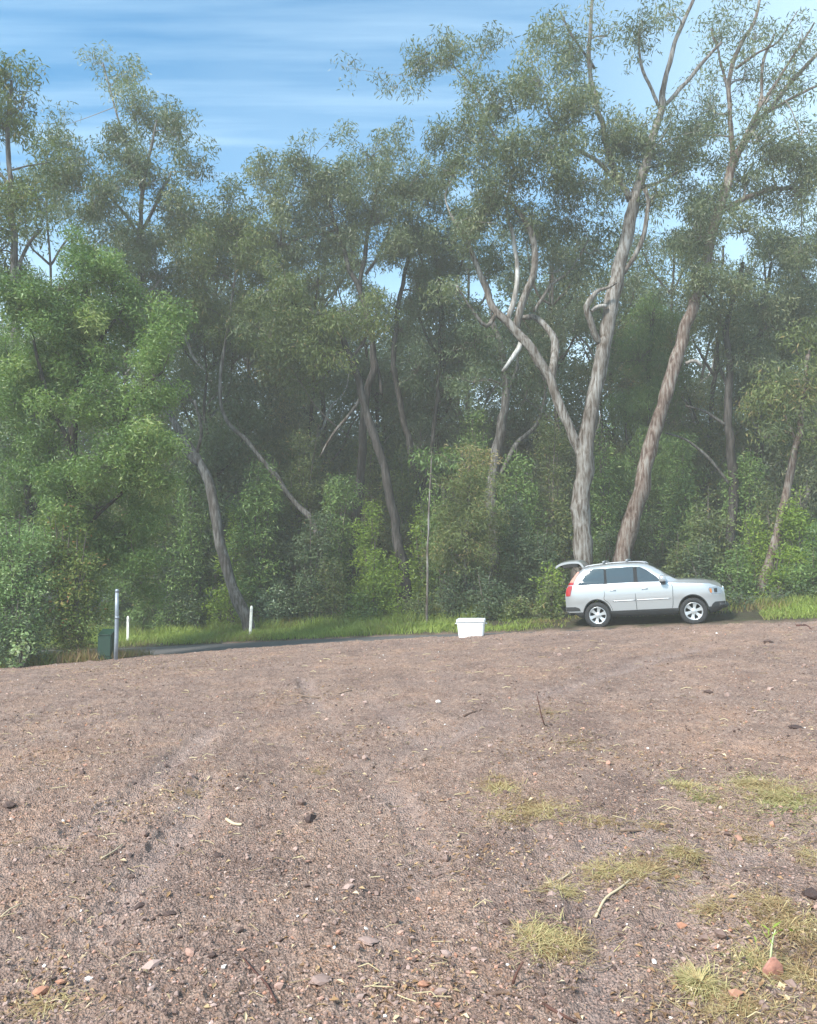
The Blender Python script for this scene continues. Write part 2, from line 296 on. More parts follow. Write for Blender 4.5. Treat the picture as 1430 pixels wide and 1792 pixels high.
def tree(name, label, cat, Y, polys, blobs, leaf='gum', brk='gum', Ls=.20, W=.044, droop=1.0, cover=1.2, seed=1, group=None,
         clump=.42, twig=None, tb=0., deps=None, stubs=(), bough=True, wsc=.84):
    rng = np.random.RandomState(seed); pyr = random.Random(seed)
    root = None; samples = []
    for pi, pl in enumerate(polys):
        pl = [tuple(q) for q in pl]
        if samples:
            S = np.array([(a, b) for a, b, _, _ in samples]); i = np.argmin((S[:, 0]-pl[0][0])**2+(S[:, 1]-pl[0][1])**2); y0 = samples[i][2]
        else: y0 = Y
        kk = pyr.uniform(-.35, .35) if pi else pyr.uniform(-.05, .05)
        if deps and pi in deps: kk = deps[pi]
        pts = []; acc_len = 0; prev = None
        for (px, py, wpx) in pl:
            if prev is not None: acc_len += math.hypot(px-prev[0], py-prev[1])
            prev = (px, py); yy = y0+kk*acc_len*Y/FPX
            p = P(px, py, yy); pts.append([*p, wsc*wpx*yy/FPX/2])
        if pi == 0:
            g = float(ground_z(pts[0][0], pts[0][1]))
            if pts[0][2] > g+.3: 
                dx = (pts[0][0]-pts[1][0]); dz = max(.3, pts[1][2]-pts[0][2]); h = pts[0][2]-g
                pts.insert(0, [pts[0][0]+dx*min(1, h/dz)*.7, pts[0][1], g-.12, pts[0][3]*1.18])
            else: pts[0][2] = g-.12
            root = empty(name, (pts[0][0], pts[0][1], g))
        rsamp = resample(pts, .22)
        for q in rsamp: 
            dd = q[:3]-np.array([0, 0, EYE]); b_ = (dd[2]*math.cos(PITCH)-dd[1]*math.sin(PITCH))/(dd[1]*math.cos(PITCH)+dd[2]*math.sin(PITCH))
            a_ = dd[0]/(dd[1]*math.cos(PITCH)+dd[2]*math.sin(PITCH))
            samples.append((CX+a_*FPX, CY-b_*FPX, q[1], q))
        rad = np.maximum(rsamp[:, 3], .006)*(1+.10*vnoise(np.arange(len(rsamp))*.8+seed*7.3, np.zeros(len(rsamp))+pi))
        c = rsamp[:, :3].copy(); amp = np.minimum(rad*.55, .06)[:, None]
        c[1:-1] += amp[1:-1]*np.stack([vnoise(np.arange(len(c))*.37+seed, np.ones(len(c))*(k+pi*3)) for k in range(3)], 1)[1:-1]*2
        a = Acc(); tube(a, c-np.array(root.location), rad, 12 if rad.max() > .1 else 7, rough=.36, rng=rng)
        bm = BARK[stubs[pi]] if (isinstance(stubs, dict) and pi in stubs) else BARK[brk]
        a.build('trunk' if pi == 0 else 'limb', bm, root)
    S3 = np.array([q[:3] for _, _, _, q in samples]); SR = np.array([q[3] for _, _, _, q in samples]); S2 = np.array([(a, b) for a, b, _, _ in samples])
    acc = Acc(); off = np.array(root.location)
    for bl in blobs:
        px, py, rx, ry = bl[:4]; dn = bl[4] if len(bl) > 4 else 1.0
        # prefer attach points a little below the blob
        i = np.argmin((S2[:, 0]-px)**2+((S2[:, 1]-py-ry*.5)*.8)**2)
        yb = S3[i][1]+pyr.uniform(-.5, .5)*rx*Y/FPX
        c = P(px, py, yb); Rx = rx*yb/FPX; Rz = ry*yb/FPX; Ry = min(max(Rx, Rz), 2.6)
        nc = max(3, int((.55+.45*dn)*3.2*Rx*Rz/(clump*clump)*1.25))
        u = rng.normal(size=(nc, 3)); u *= .60; nu = np.linalg.norm(u, axis=1); u *= (np.minimum(nu, 1.55)/nu)[:, None]
        cc = c+u*np.array([Rx, Ry, Rz])*.92
        k0 = len(cc); cc = np.array([q for q in cc if not in_hole(q)] or [c]); dn = dn*len(cc)/k0
        n = int(2.1*cover*dn*math.pi*Rx*Rz/(.3*Ls*W)); n = max(n, 30)
        leaves(acc, rng, cc-off, clump, n, Ls, W, droop, tb+.12*rng.randn())
        # bough to the blob, twigs to the clumps
        r0 = min(SR[i]*.6, .045)*(.5+.5*min(1, Rx)); hub = c+np.array([0, 0, -.25*Rz]); at = S3[i]
        dist = np.linalg.norm(hub-at); mid = (at+hub)/2+rng.normal(size=3)*dist*.08+np.array([0, 0, .06*dist])
        if bough and dist > .25:
            rsb = resample([[*at, r0], [*mid, r0*.75], [*hub, r0*.5]], .3); tube(acc, rsb[:, :3]-off, rsb[:, 3], 5, 1)
        for q in cc[:: (2 if nc > 24 else 1)]:
            m_ = (hub+q)/2+rng.normal(size=3)*.12+np.array([0, 0, .08]); rsb = np.array([hub, (hub+m_)/2+.03*rng.normal(size=3), m_, q])
            tube(acc, rsb-off, np.array([r0*.42, r0*.34, r0*.26, .004])+.002, 3, 1, cap=False)
    acc.build('crown', [LEAF[leaf], twig or TWIG], root)
    tag(root, label, cat, group); return root

def shrub(name, label, px, py_top, py_bot, wpx, Y, leaf='green', seed=1, Ls=.11, W=.04, cover=1.5, droop=.1, group='shrubs along the forest edge', tb=0, stems=5, clump=.26, gtop=True):
    """bushy plant: stems from the ground, clumps filling an uneven upright body."""
    if name != 'leafy_bush':      # keep the plants behind the grassy verge
        k = (px-CX)/FPX; Y = max(Y, ((3.3 if px < 850 else 2.3)+21.3)/(k*NV[0]+NV[1]))
    rng = np.random.RandomState(seed); X0 = P(px, py_bot, Y)[0]; g = float(ground_z(X0, Y)); top = P(px, py_top, Y)[2]; H = max(.4, top-g); Wd = wpx*Y/FPX
    root = empty(name, (X0, Y, g)); acc = Acc(); st = Acc(); cl = []
    for i in range(stems):
        a = rng.rand()*6.28; ln = rng.uniform(.7, 1.0) if i else 1.0; r = Wd*rng.uniform(.25, .8)*(1 if i else .15)
        tip = np.array([r*math.cos(a), r*math.sin(a)*.8, H*ln]); mid = tip*np.array([.45, .45, .55])+rng.normal(size=3)*.05
        rsb = resample([[0, 0, -.05, .022+.006*H], [*mid, .014+.004*H], [*tip, .006]], .2); tube(st, rsb[:, :3], rsb[:, 3], 5)
        k = int(4+H*3)
        for j in range(k):
            f = rng.uniform(.18, 1); q = rsb[int(f*(len(rsb)-1))][:3]; sp = Wd*.55*math.sin(math.pi*min(.92, max(.25, f)))+.06
            c = q+rng.normal(size=3)*np.array([sp*.6, sp*.6, .12]); c[2] = min(max(c[2], .12), H*1.02); cl.append(c)
            tube(st, np.array([q, (q+c)/2+.03, c]), np.array([.009, .006, .003]), 3, cap=False)
    n = int(cover*math.pi*Wd*H*.5/(.3*Ls*W))
    leaves(acc, rng, cl, clump*(.8+.25*min(2, H)/2), n, Ls, W, droop, tb)
    st.build('stem', TWIG, root); acc.build('foliage', LEAF[leaf], root)
    tag(root, label, 'shrub', group); return root

# ================================================================== the ground
def build_ground():
    ys = [-30, -20, -12, -7, -4, -2, -.5, .6, 1.4, 1.9]; y = 2.2
    while y < 31: ys.append(y); y *= 1.0048 if y < 19 else 1.008
    while y < 900: ys.append(y); y *= 1.07
    c = np.concatenate([[-22, -12, -7, -4, -2.6, -1.8, -1.3, -1.0, -.85, -.74], np.linspace(-.66, .66, 620), [.74, .85, 1.0, 1.3, 1.8, 2.6, 4, 7, 12, 22]])
    Y = np.array(ys)[:, None]+0*c[None, :]; X = c[None, :]*np.maximum(Y, 2.0)
    near = (Y < 20) & (np.abs(X) < .75*np.maximum(Y, 2))
    Z = np.where(near, ground_z(X, Y), ground_z(X, Y, False))
    Z = np.where(Y > 60, Z*np.clip(1-(Y-60)/200, 0, 1)+2.0*np.clip((Y-60)/200, 0, 1), Z)
    n, m = X.shape; V = np.stack([X, Y, Z], -1).reshape(-1, 3); i = np.arange(n-1)[:, None]*m; j = np.arange(m-1)[None, :]
    Q = np.stack([i+j, i+j+1, i+m+j+1, i+m+j], -1).reshape(-1, 4)
    a = Acc(); a.add(V, Q)
    m_, t, b = mat('ground_soil'); K = t.links.new
    tc = N(t, 'ShaderNodeTexCoord'); geo = tc.outputs['Object']
    def noise(s, d=5, r=.6):
        q = N(t, 'ShaderNodeTexNoise'); q.inputs['Scale'].default_value = s; q.inputs['Detail'].default_value = d; q.inputs['Roughness'].default_value = r; K(geo, q.inputs[0]); return q.outputs[0]
    def ramp(src, st):
        r = N(t, 'ShaderNodeValToRGB'); e = r.color_ramp.elements; e[0].position, e[0].color = st[0][0], (*st[0][1], 1); e[1].position, e[1].color = st[-1][0], (*st[-1][1], 1)
        for p, c_ in st[1:-1]: x = e.new(p); x.color = (*c_, 1)
        K(src, r.inputs[0]); return r.outputs[0]
    def mix(f, A, B, bt='MIX'):
        q = N(t, 'ShaderNodeMix', data_type='RGBA', blend_type=bt)
        if isinstance(f, (int, float)): q.inputs[0].default_value = f
        else: K(f, q.inputs[0])
        K(A, q.inputs[6]); K(B, q.inputs[7]); return q.outputs[2]
    soil = ramp(noise(.8, 6), [(.32, (0.257, 0.173, 0.138)), (.5, (0.350, 0.241, 0.196)), (.68, (0.401, 0.285, 0.239))])
    vo = N(t, 'ShaderNodeTexVoronoi'); vo.inputs['Scale'].default_value = 85; vo.inputs['Randomness'].default_value = 1; K(geo, vo.inputs[0])
    sc = N(t, 'ShaderNodeSeparateColor'); K(vo.outputs['Color'], sc.inputs[0])
    peb = ramp(sc.outputs[0], [(0, (0.078, 0.050, 0.040)), (.2, (0.188, 0.122, 0.093)), (.5, (0.341, 0.231, 0.186)), (.8, (0.495, 0.351, 0.285)), (.93, (0.444, 0.219, 0.119)), (1, (0.786, 0.598, 0.491))])
    soil = mix(ramp(noise(3.5, 4), [(.35, (.25,)*3), (.65, (.75,)*3)]), soil, peb)
    vo2 = N(t, 'ShaderNodeTexVoronoi'); vo2.inputs['Scale'].default_value = 26; K(geo, vo2.inputs[0]); sc2 = N(t, 'ShaderNodeSeparateColor'); K(vo2.outputs['Color'], sc2.inputs[0])
    peb2 = ramp(sc2.outputs[1], [(0, (0.121, 0.073, 0.053)), (.3, (0.274, 0.181, 0.144)), (.7, (0.393, 0.278, 0.225)), (1, (0.580, 0.424, 0.345))])
    soil = mix(.28, soil, peb2)
    patch = ramp(noise(.55, 4, .6), [(.36, (.90, .89, .90)), (.5, (1, 1, 1)), (.64, (1.10, 1.05, 1.0))]); soil = mix(1, soil, patch, 'MULTIPLY')
    patch2 = ramp(noise(2.3, 5, .65), [(.34, (.78, .76, .76)), (.5, (1, 1, 1)), (.68, (1.16, 1.10, 1.02))]); soil = mix(1, soil, patch2, 'MULTIPLY')
    ra_ = N(t, 'ShaderNodeAttribute', attribute_name='rut'); mf = N(t, 'ShaderNodeMath', operation='MULTIPLY'); mf.inputs[1].default_value = .4; K(ra_.outputs['Fac'], mf.inputs[0])
    cc_ = N(t, 'ShaderNodeRGB'); cc_.outputs[0].default_value = (.46, .355, .325, 1); soil = mix(mf.outputs[0], soil, cc_.outputs[0])
    fl = ramp(noise(5, 8, .7), [(.3, (.030, .024, .017)), (.5, (.072, .058, .036)), (.62, (.060, .080, .026)), (.75, (.13, .10, .062))])
    za = N(t, 'ShaderNodeAttribute', attribute_name='zone'); colr = mix(za.outputs['Fac'], soil, fl); K(colr, b.inputs['Base Color'])
    b.inputs['Roughness'].default_value = .9; b.inputs['Specular IOR Level'].default_value = .25
    bp = N(t, 'ShaderNodeBump'); bp.inputs['Distance'].default_value = .02; bp.inputs['Strength'].default_value = 1
    ad = N(t, 'ShaderNodeMath', operation='ADD'); K(vo.outputs['Distance'], ad.inputs[0]); K(noise(45, 6, .75), ad.inputs[1]); K(ad.outputs[0], bp.inputs['Height']); K(bp.outputs[0], b.inputs['Normal'])
    o = a.build('ground', m_); tag(o, kind='structure')
    tt, vv = tv(X, Y); left = sstep(0, 1, (17.2+.25*(X+9)+fbm(X*1.3, Y*1.3)*1.6-Y)*-.8)*(X < -6.2+.8*fbm(Y, X))
    z = np.maximum(sstep(-.5, .3, vv+.5*fbm(X*2, Y*2)), left*(Y > 14))
    at = o.data.attributes.new('rut', 'FLOAT', 'POINT'); at.data.foreach_set('value', np.where(near, track_field(X, Y)[1], 0).ravel().astype(np.float32))
    at = o.data.attributes.new('zone', 'FLOAT', 'POINT'); at.data.foreach_set('value', z.ravel().astype(np.float32))
    # the road: one sheet laid over its bed
    ts = np.linspace(-40, 26, 200)[:, None]; vs_ = np.linspace(-4.45, -.12, 14)[None, :]
    v = vs_+0*ts; t_ = ts+0*v; edge = .10*fbm(t_*1.1, v*0+3); v = np.where(vs_ == vs_.max(), v+edge, np.where(vs_ == vs_.min(), v+edge*1.2, v))
    Xr, Yr = xy(t_, v); Zr = road_z(t_)+.0-.012*np.abs(v+2.2); n, m = Xr.shape
    i = np.arange(n-1)[:, None]*m; j = np.arange(m-1)[None, :]; Q = np.stack([i+j, i+m+j, i+m+j+1, i+j+1], -1).reshape(-1, 4)
    a = Acc(); a.add(np.stack([Xr, Yr, Zr], -1), Q); tag(a.build('road', plain('asphalt', (.092, .086, .084), .85, noise=.3, scale=22, bump=.004)), kind='structure')
build_ground()

# ------------------------------------------------------------------ loose gravel, litter, grass on the lot
ICO = None
def rock_templates(rng, k, sub):
    import bmesh
    out = []
    for i in range(k):
        bm = bmesh.new(); bmesh.ops.create_icosphere(bm, subdivisions=sub, radius=1)
        V = np.array([v.co for v in bm.verts]); F = np.array([[v.index for v in f.verts] for f in bm.faces]); bm.free()
        V = V*(1+.28*rng.normal(size=(len(V), 1)))*np.array([1, rng.uniform(.6, .95), rng.uniform(.45, .75)]); out.append((V, F))
    return out
STONE = tintmat('loose_stone', [(0, (0.067, 0.043, 0.038)), (.15, (0.149, 0.096, 0.079)), (.45, (0.283, 0.191, 0.160)), (.7, (0.386, 0.274, 0.237)), (.85, (0.402, 0.191, 0.118)), (.93, (0.535, 0.395, 0.332)), (1, (0.850, 0.784, 0.733))], .8)
def scatter():
    rng = np.random.RandomState(3); tm = rock_templates(rng, 6, 1)
    n = 56000; Y = np.exp(rng.uniform(math.log(2.3), math.log(18.5), n)); X = rng.uniform(-.62, .62, n)*Y; t, v = tv(X, Y)
    ok = (v < VC+.5) & ~((X < -6.5) & (Y > 16.8+.25*(X+9))); dn = fbm(X*1.1, Y*1.1)+.45; ok &= rng.rand(n) < np.clip(.35+dn, .12, 1)
    X, Y = X[ok], Y[ok]; n = len(X); Z = ground_z(X, Y)
    S = np.maximum(np.exp(rng.normal(math.log(.0042), .55, n)), .00065*Y)*np.where(rng.rand(n) < .012, 2.4, 1); S = np.minimum(S, .045)
    tint = rng.rand(n)*.84; tint = np.where(rng.rand(n) < .06, rng.uniform(.8, .94, n), tint); tint = np.where(rng.rand(n) < .012, 1, tint)
    a = Acc(); wh = rng.randint(0, 6, n)
    for k, (V, F) in enumerate(tm):
        I = np.where(wh == k)[0]; th = rng.rand(len(I))*6.28; c, s = np.cos(th), np.sin(th)
        W_ = V[None]*S[I, None, None]; x = W_[..., 0]*c[:, None]-W_[..., 1]*s[:, None]; y = W_[..., 0]*s[:, None]+W_[..., 1]*c[:, None]
        VV = np.stack([x+X[I, None], y+Y[I, None], W_[..., 2]+(Z[I]+S[I]*.2)[:, None]], -1)
        FF = (F[None]+(np.arange(len(I))*len(V))[:, None, None]).reshape(-1, 3); a.add(VV, None, FF, 0, np.repeat(tint[I], len(F)), False)
    tag(a.build('loose_gravel', STONE), 'loose stones and crumbs of soil scattered over the bare lot', 'gravel', kind='stuff')
    # dead leaves and straw
    n = 4200; Y = np.exp(rng.uniform(math.log(2.3), math.log(18), n)); X = rng.uniform(-.62, .62, n)*Y; t, v = tv(X, Y)
    hot = [on_ground(*q) for q in [(300, 1162), (240, 1160), (270, 1175), (200, 1172), (420, 1160), (520, 1215), (150, 1250), (850, 1500), (1330, 1640), (1200, 1750), (1380, 1740), (350, 1375), (330, 1165), (100, 1330), (60, 1730), (730, 1720), (250, 1420), (620, 1290), (980, 1310), (1180, 1340)]]
    for hx, hy in hot:
        k = 190; X = np.append(X, hx+rng.normal(size=k)*.05*hy); Y = np.append(Y, hy+rng.normal(size=k)*.045*hy)
    t, v = tv(X, Y); ok = (v < VC+.4) & (Y > 2); X, Y = X[ok], Y[ok]; n = len(X); Z = ground_z(X, Y)+.004
    th = rng.rand(n)*6.28; l = rng.uniform(.012, .045, n)*(.7+.05*Y); wd = l*rng.uniform(.16, .5, n); d = np.stack([np.cos(th), np.sin(th), rng.normal(size=n)*.25], -1); u = np.stack([-np.sin(th), np.cos(th), rng.normal(size=n)*.35], -1)
    p = np.stack([X, Y, Z], -1); V = np.stack([p-d*l[:, None]/2, p+u*wd[:, None]/2+[0, 0, .006], p+d*l[:, None]/2, p-u*wd[:, None]/2+[0, 0, .006]], 1)
    a = Acc(); a.add(V, np.arange(n*4).reshape(-1, 4), None, 0, rng.rand(n), False)
    LIT = tintmat('leaf_litter', [(0, (.09, .055, .035)), (.35, (.22, .125, .065)), (.6, (.33, .20, .10)), (.8, (.42, .31, .17)), (1, (.58, .46, .30))], .75)
    tag(a.build('leaf_litter', LIT), 'dead leaves and bark flakes strewn over the bare lot', 'leaf litter', kind='stuff')
    n = 650; Y = np.exp(rng.uniform(math.log(2.3), math.log(15), n)); X = rng.uniform(-.62, .62, n)*Y; Z = ground_z(X, Y)+.006; a = Acc()
    for i in range(n):
        th = rng.uniform(-.9, .9) if rng.rand() < .7 else rng.rand()*6.28; l = rng.uniform(.03, .11)*(.8+.05*Y[i]); d = np.array([math.cos(th), math.sin(th), rng.normal()*.08]); q = np.array([X[i], Y[i], Z[i]])
        tube(a, [q-d*l/2, q+[0, 0, .008]+rng.normal(size=3)*.008, q+d*l/2], [.0012+.0003*Y[i]]*3, 3, 0, rng.rand(), cap=False)
    tag(a.build('straw_litter', tintmat('straw', [(0, (.10, .07, .05)), (.4, (.30, .22, .13)), (1, (.55, .45, .27))], .8)), 'thin dry straws and twigs lying over the bare lot', 'straw', kind='stuff')
    # patches of half dead grass
    G = tintmat('dry_grass', [(0, (.27, .17, .09)), (.25, (.43, .30, .155)), (.5, (.53, .43, .22)), (.75, (.42, .37, .17)), (.92, (.29, .31, .11)), (1, (.19, .25, .08))], .7, .2)
    a = Acc()
    for px, py, rx, ry, n, tb, up in [(1370, 1400, 95, 38, 1500, .42, .5), (1320, 1375, 40, 16, 380, .5, .6), (875, 1375, 30, 14, 330, .25, 1), (940, 1415, 70, 22, 750, .05, .5), (880, 1430, 40, 12, 160, .1, .4), (1200, 1378, 26, 14, 220, .55, 1), (1235, 1400, 30, 12, 120, .5, .6),
                                  (1130, 1525, 70, 22, 620, .25, .5), (1200, 1495, 40, 14, 260, .12, .5), (1060, 1530, 60, 26, 330, .05, .4), (985, 1550, 50, 16, 160, .3, .4), (975, 1650, 65, 26, 620, .2, .8), (940, 1635, 30, 20, 220, .35, .8), (1225, 1722, 30, 20, 330, .5, 1),
                                  (1390, 1630, 60, 40, 700, .12, .7), (1350, 1590, 40, 26, 260, .15, .5), (1330, 1690, 50, 30, 380, .3, .8), (1250, 1590, 60, 22, 200, .2, .4), (1400, 1700, 40, 40, 400, .1, .6), (1420, 1500, 30, 30, 120, .15, .5), (960, 1250, 60, 22, 160, .05, .4), (1010, 1300, 60, 22, 130, .05, .4), (80, 1760, 60, 22, 100, .2, .5), (1150, 1440, 60, 20, 140, .1, .4), (1050, 1440, 50, 10, 120, .05, .4),
                                  (1290, 1765, 90, 24, 420, .08, .6), (330, 1385, 40, 12, 60, 0, .4), (100, 1480, 60, 12, 50, .1, .3), (1300, 1460, 70, 16, 170, .12, .4), (560, 1345, 26, 10, 60, 0, .4)]:
        n = int(n*2.3); ths = rng.rand(n)*6.28; rr = np.abs(rng.normal(size=n))*.62; qx = px+rx*rr*np.cos(ths); qy = py+ry*rr*np.sin(ths)
        gx, gy = on_ground(px, py); sxm = gy/FPX; hy = (EYE-float(base_z(gx, gy))); X = gx+(qx-px)*sxm; Y = gy-(qy-py)*sxm*gy/hy; Z = ground_z(X, Y)
        l = rng.uniform(.05, .13, n)*(.8+.04*gy); th = rng.rand(n)*6.28; lean = rng.uniform(1.2, 7, n)/up; d = np.stack([np.cos(th)*lean, np.sin(th)*lean, np.ones(n)], -1); d /= np.linalg.norm(d, axis=1)[:, None]
        wd = (.0018+.0004*gy)*rng.uniform(.7, 1.3, n); u = np.stack([-np.sin(th), np.cos(th), np.zeros(n)], -1); p = np.stack([X, Y, Z-.003], -1)
        mid = p+d*(l*.6)[:, None]; tip = p+d*l[:, None]; tip[:, 2] -= .3*l*(lean > .8)*.6; tip[:, 2] = np.maximum(tip[:, 2], Z+.004)
        V = np.stack([p-u*wd[:, None]/2, p+u*wd[:, None]/2, mid+u*wd[:, None]*.4, mid-u*wd[:, None]*.4, tip], 1).reshape(-1, 3); b_ = np.arange(n)[:, None]*5
        tt = np.clip(tb*.85+.62*rng.rand(n)-.12+.5*fbm(X*5, Y*5, 2), 0, 1); a.add(V, b_+np.array([[0, 1, 2, 3]]), b_+np.array([[3, 2, 4]]), 0, 0, False)
        a.qt[-1] = tt.astype(np.float32); a.tt[-1] = tt.astype(np.float32)
    tag(a.build('dry_grass', G), 'patches of flattened half dead grass on the bare lot', 'grass', kind='stuff')
scatter()

def blades(name, label, areas, m, seed):
    rng = np.random.RandomState(seed); a = Acc()
    for t0, t1, v0, v1, n, h, tb in areas:
        t = rng.uniform(t0, t1, n); v = v0+(v1-v0)*rng.rand(n); ok = fbm(t*.8+seed, v*.8)+.55 > rng.rand(n)*.8; t, v = t[ok], v[ok]; n = len(t); X, Y = xy(t, v); Z = ground_z(X, Y, False)
        hh = h*rng.uniform(.45, 1.25, n)*(1+.7*fbm(t*.9, v*1.3)); th = rng.rand(n)*6.28; ln = rng.uniform(.1, .7, n); p = np.stack([X, Y, Z-.02], -1); d = np.stack([np.cos(th)*ln, np.sin(th)*ln, np.ones(n)], -1)
        u = rng.rand(n)*6.28; u = np.stack([np.cos(u), np.sin(u), 0*u], -1)*rng.uniform(.006, .014, n)[:, None]; mid = p+d*(hh*.55)[:, None]; tip = p+d*hh[:, None]; tip[:, :2] += (d[:, :2]*(hh*.35)[:, None]); tip[:, 2] -= .12*hh
        V = np.stack([p-u, p+u, mid+u*.8, mid-u*.8, tip], 1).reshape(-1, 3); b_ = np.arange(n)[:, None]*5; tt = np.clip(tb+.45*rng.rand(n)+.5*fbm(t*.7, v*.7), 0, 1)
        a.add(V, b_+np.array([[0, 1, 2, 3]]), b_+np.array([[3, 2, 4]]), 0, 0, False); a.qt[-1] = tt.astype(np.float32); a.tt[-1] = tt.astype(np.float32)
    return tag(a.build(name, m), label, 'grass', kind='stuff')
VG = tintmat('verge_grass', [(0, (0.297, 0.184, 0.113)), (.25, (0.212, 0.209, 0.063)), (.55, (0.212, 0.279, 0.057)), (1, (0.317, 0.384, 0.083))], .6, .3)
blades('verge_grass', 'bright green grass on the verge beyond the road', [(-30, -2.5, 3.5, 6.5, 12000, .5, .25), (-30, -4.5, -.1, 2.2, 34000, .24, .35), (-30, -3.0, 2.0, 4.2, 20000, .42, .3), (-5, -1, -.1, 2.5, 5000, .13, .2), (4.2, 12, .1, 3.2, 16000, .16, .4), (3.8, 12, 2.4, 4.5, 6000, .30, .2), (-1, 5, 2.0, 5.0, 5000, .3, .05)], VG, 4)
def left_tuft():
    rng = np.random.RandomState(77); a = Acc(); n = 9000; X = rng.uniform(-11.5, -6.9, n); Y = 17.2+.25*(X+9)+rng.uniform(0, 2.4, n)+.5*fbm(X, X*0); Z = ground_z(X, Y, False); th = rng.rand(n)*6.28; hh = rng.uniform(.1, .42, n)*(1-.35*(X > -7.5)); ln = rng.uniform(.1, .8, n)
    p = np.stack([X, Y, Z-.02], -1); d = np.stack([np.cos(th)*ln, np.sin(th)*ln, np.ones(n)], -1); u = rng.rand(n)*6.28; u = np.stack([np.cos(u), np.sin(u), 0*u], -1)*rng.uniform(.004, .009, n)[:, None]; mid = p+d*(hh*.55)[:, None]; tip = p+d*hh[:, None]
    V = np.stack([p-u, p+u, mid+u*.8, mid-u*.8, tip], 1).reshape(-1, 3); b_ = np.arange(n)[:, None]*5; tt = np.clip(.1+.5*rng.rand(n)-.25*(X > -8.2), 0, 1); a.add(V, b_+np.array([[0, 1, 2, 3]]), b_+np.array([[3, 2, 4]]), 0, 0, False); a.qt[-1] = tt.astype(np.float32); a.tt[-1] = tt.astype(np.float32)
    tag(a.build('tall_grass', VG), 'tall brownish grass under the bushes at the corner of the lot', 'grass', kind='stuff')
left_tuft()

def stone(label, px, py, wpx, tint, sq=.6, seed=1, name='stone', wx=1.0):
    rng = np.random.RandomState(seed); gx, gy = on_ground(px, py); r = .8*wpx*gy/FPX/2; V, F = rock_templates(rng, 1, 2)[0]; V = V/(1+0)*1.0
    V = np.array([v/np.linalg.norm(v)*(1+.12*rng.normal()+.18*fbm(v[0]*1.5+seed, v[1]*1.5+v[2], 2)) for v in V])*np.array([r*wx, r*.75, r*sq]); z = float(ground_z(gx, gy))
    a = Acc(); a.add(V, None, F, 0, tint, False); o = a.build(name, STONE); o.location = (gx, gy, z+r*sq*.45); o.rotation_euler = (0, .15, rng.rand()*1.0)
    tag(o, label, 'clod' if name == 'soil_clod' else 'stone', 'stones and clods lying on the lot')
stone('bright white stone alone in the middle of the bare lot', 767, 1229, 14, 1.0, .55, 2)
stone('black lump of soil near the right edge of the lot', 1393, 1272, 28, 0.0, .5, 3, 'soil_clod')
stone('large black lump of soil at the right edge between the two grass patches', 1424, 1572, 46, 0.0, .55, 4, 'soil_clod')
stone('flat dark brown clod in the lower left part of the lot', 297, 1603, 28, .05, .35, 5, 'soil_clod')
stone('dark flat clod on the plain gravel right of the thin upright twig', 1240, 1214, 20, .08, .35, 6, 'soil_clod')
stone('bluish grey stone beside dry leaves left of the middle', 319, 1337, 18, .2, .7, 7)
stone('dark stone close to the left edge of the lot', 16, 1412, 24, .06, .6, 8)
stone('rounded dark stone just below the pale stick in the brown grass', 886, 1617, 16, .1, .8, 9)
stone('orange brick coloured stone among leaves in the lower left corner', 72, 1738, 34, .84, .55, 10)
stone('dark brown clod touching the orange brick coloured stone', 47, 1745, 18, .05, .9, 11, 'soil_clod')
stone('wide flat pale brown stone near the bottom of the lot', 562, 1722, 50, .5, .3, 12)
stone('small orange flat stone right of the wide flat pale one', 741, 1727, 26, .84, .4, 13)
stone('pinkish stone in the wheel rut near the bottom', 645, 1655, 40, .55, .25, 14)
stone('grey pebble cluster stone on the crest near the white tub', 980, 1148, 12, .6, .6, 15)
stone('dark lump of soil on the crest right of the car', 1345, 1126, 22, .08, .45, 16, 'soil_clod')
stone('black lump of soil beside the terracotta shard', 1385, 1687, 26, 0.02, .5, 17, 'soil_clod')
stone('dark round clod below the long straw in the right grass', 1170, 1441, 16, .05, .8, 18, 'soil_clod')
def stick(label, pts, wpx, c, name='stick', lift=.01):
    a = Acc(); out = []
    for i, q in enumerate(pts):
        if len(q) == 3 and q[2] is not None:      # raised end: height above the ground in metres at the first point's distance
            gx, gy = out[0][0]+(q[0]-pts[0][0])*out[0][1]/FPX, out[0][1]; z = float(ground_z(gx, gy, False))+q[2]
        else: gx, gy = on_ground(q[0], q[1]); z = float(ground_z(gx, gy))+lift
        out.append([gx, gy, z, wpx*gy/FPX/2*(1-.4*i/len(pts))])
    r = resample(out, .03); o0 = r[0][:3].copy(); tube(a, r[:, :3]-o0, r[:, 3], 6, tint=c); o = a.build(name, STICKM); o.location = o0; tag(o, label, 'stick', 'sticks lying on the lot')
STICKM = tintmat('stick_wood', [(0, (.09, .035, .028)), (.5, (.20, .14, .10)), (1, (.55, .45, .30))], .8)
stick('long thin dark curved twig near the bottom left of the lot', [(482, 1766), (468, 1738), (448, 1708), (425, 1684)], 4, .05)
stick('short straw coloured stick on the left part of the lot', [(396, 1436), (410, 1444), (423, 1452)], 6, .95)
stick('short brown stick lying level near the bottom middle', [(852, 1741), (880, 1739), (912, 1740)], 7, .3)
stick('thin twig standing up from the gravel right of the middle', [(953, 1272), (948, 1258, .10), (941, 1236, .28)], 2.2, .05)
stick('dark slim stick standing near the brown stick at the bottom', [(898, 1722), (904, 1705, .03), (915, 1683, .07)], 5, .08)
stick('pale straw stem running into the green grass streak', [(1042, 1592), (1060, 1575), (1085, 1562), (1105, 1545)], 5, .9)
stick('straw stem lying left of the grass streak', [(952, 1540), (975, 1532), (1000, 1522)], 4, .85)
stick('thin pale straw in the upper right of the lower left quarter', [(178, 1502), (198, 1490), (215, 1480)], 3, .9)
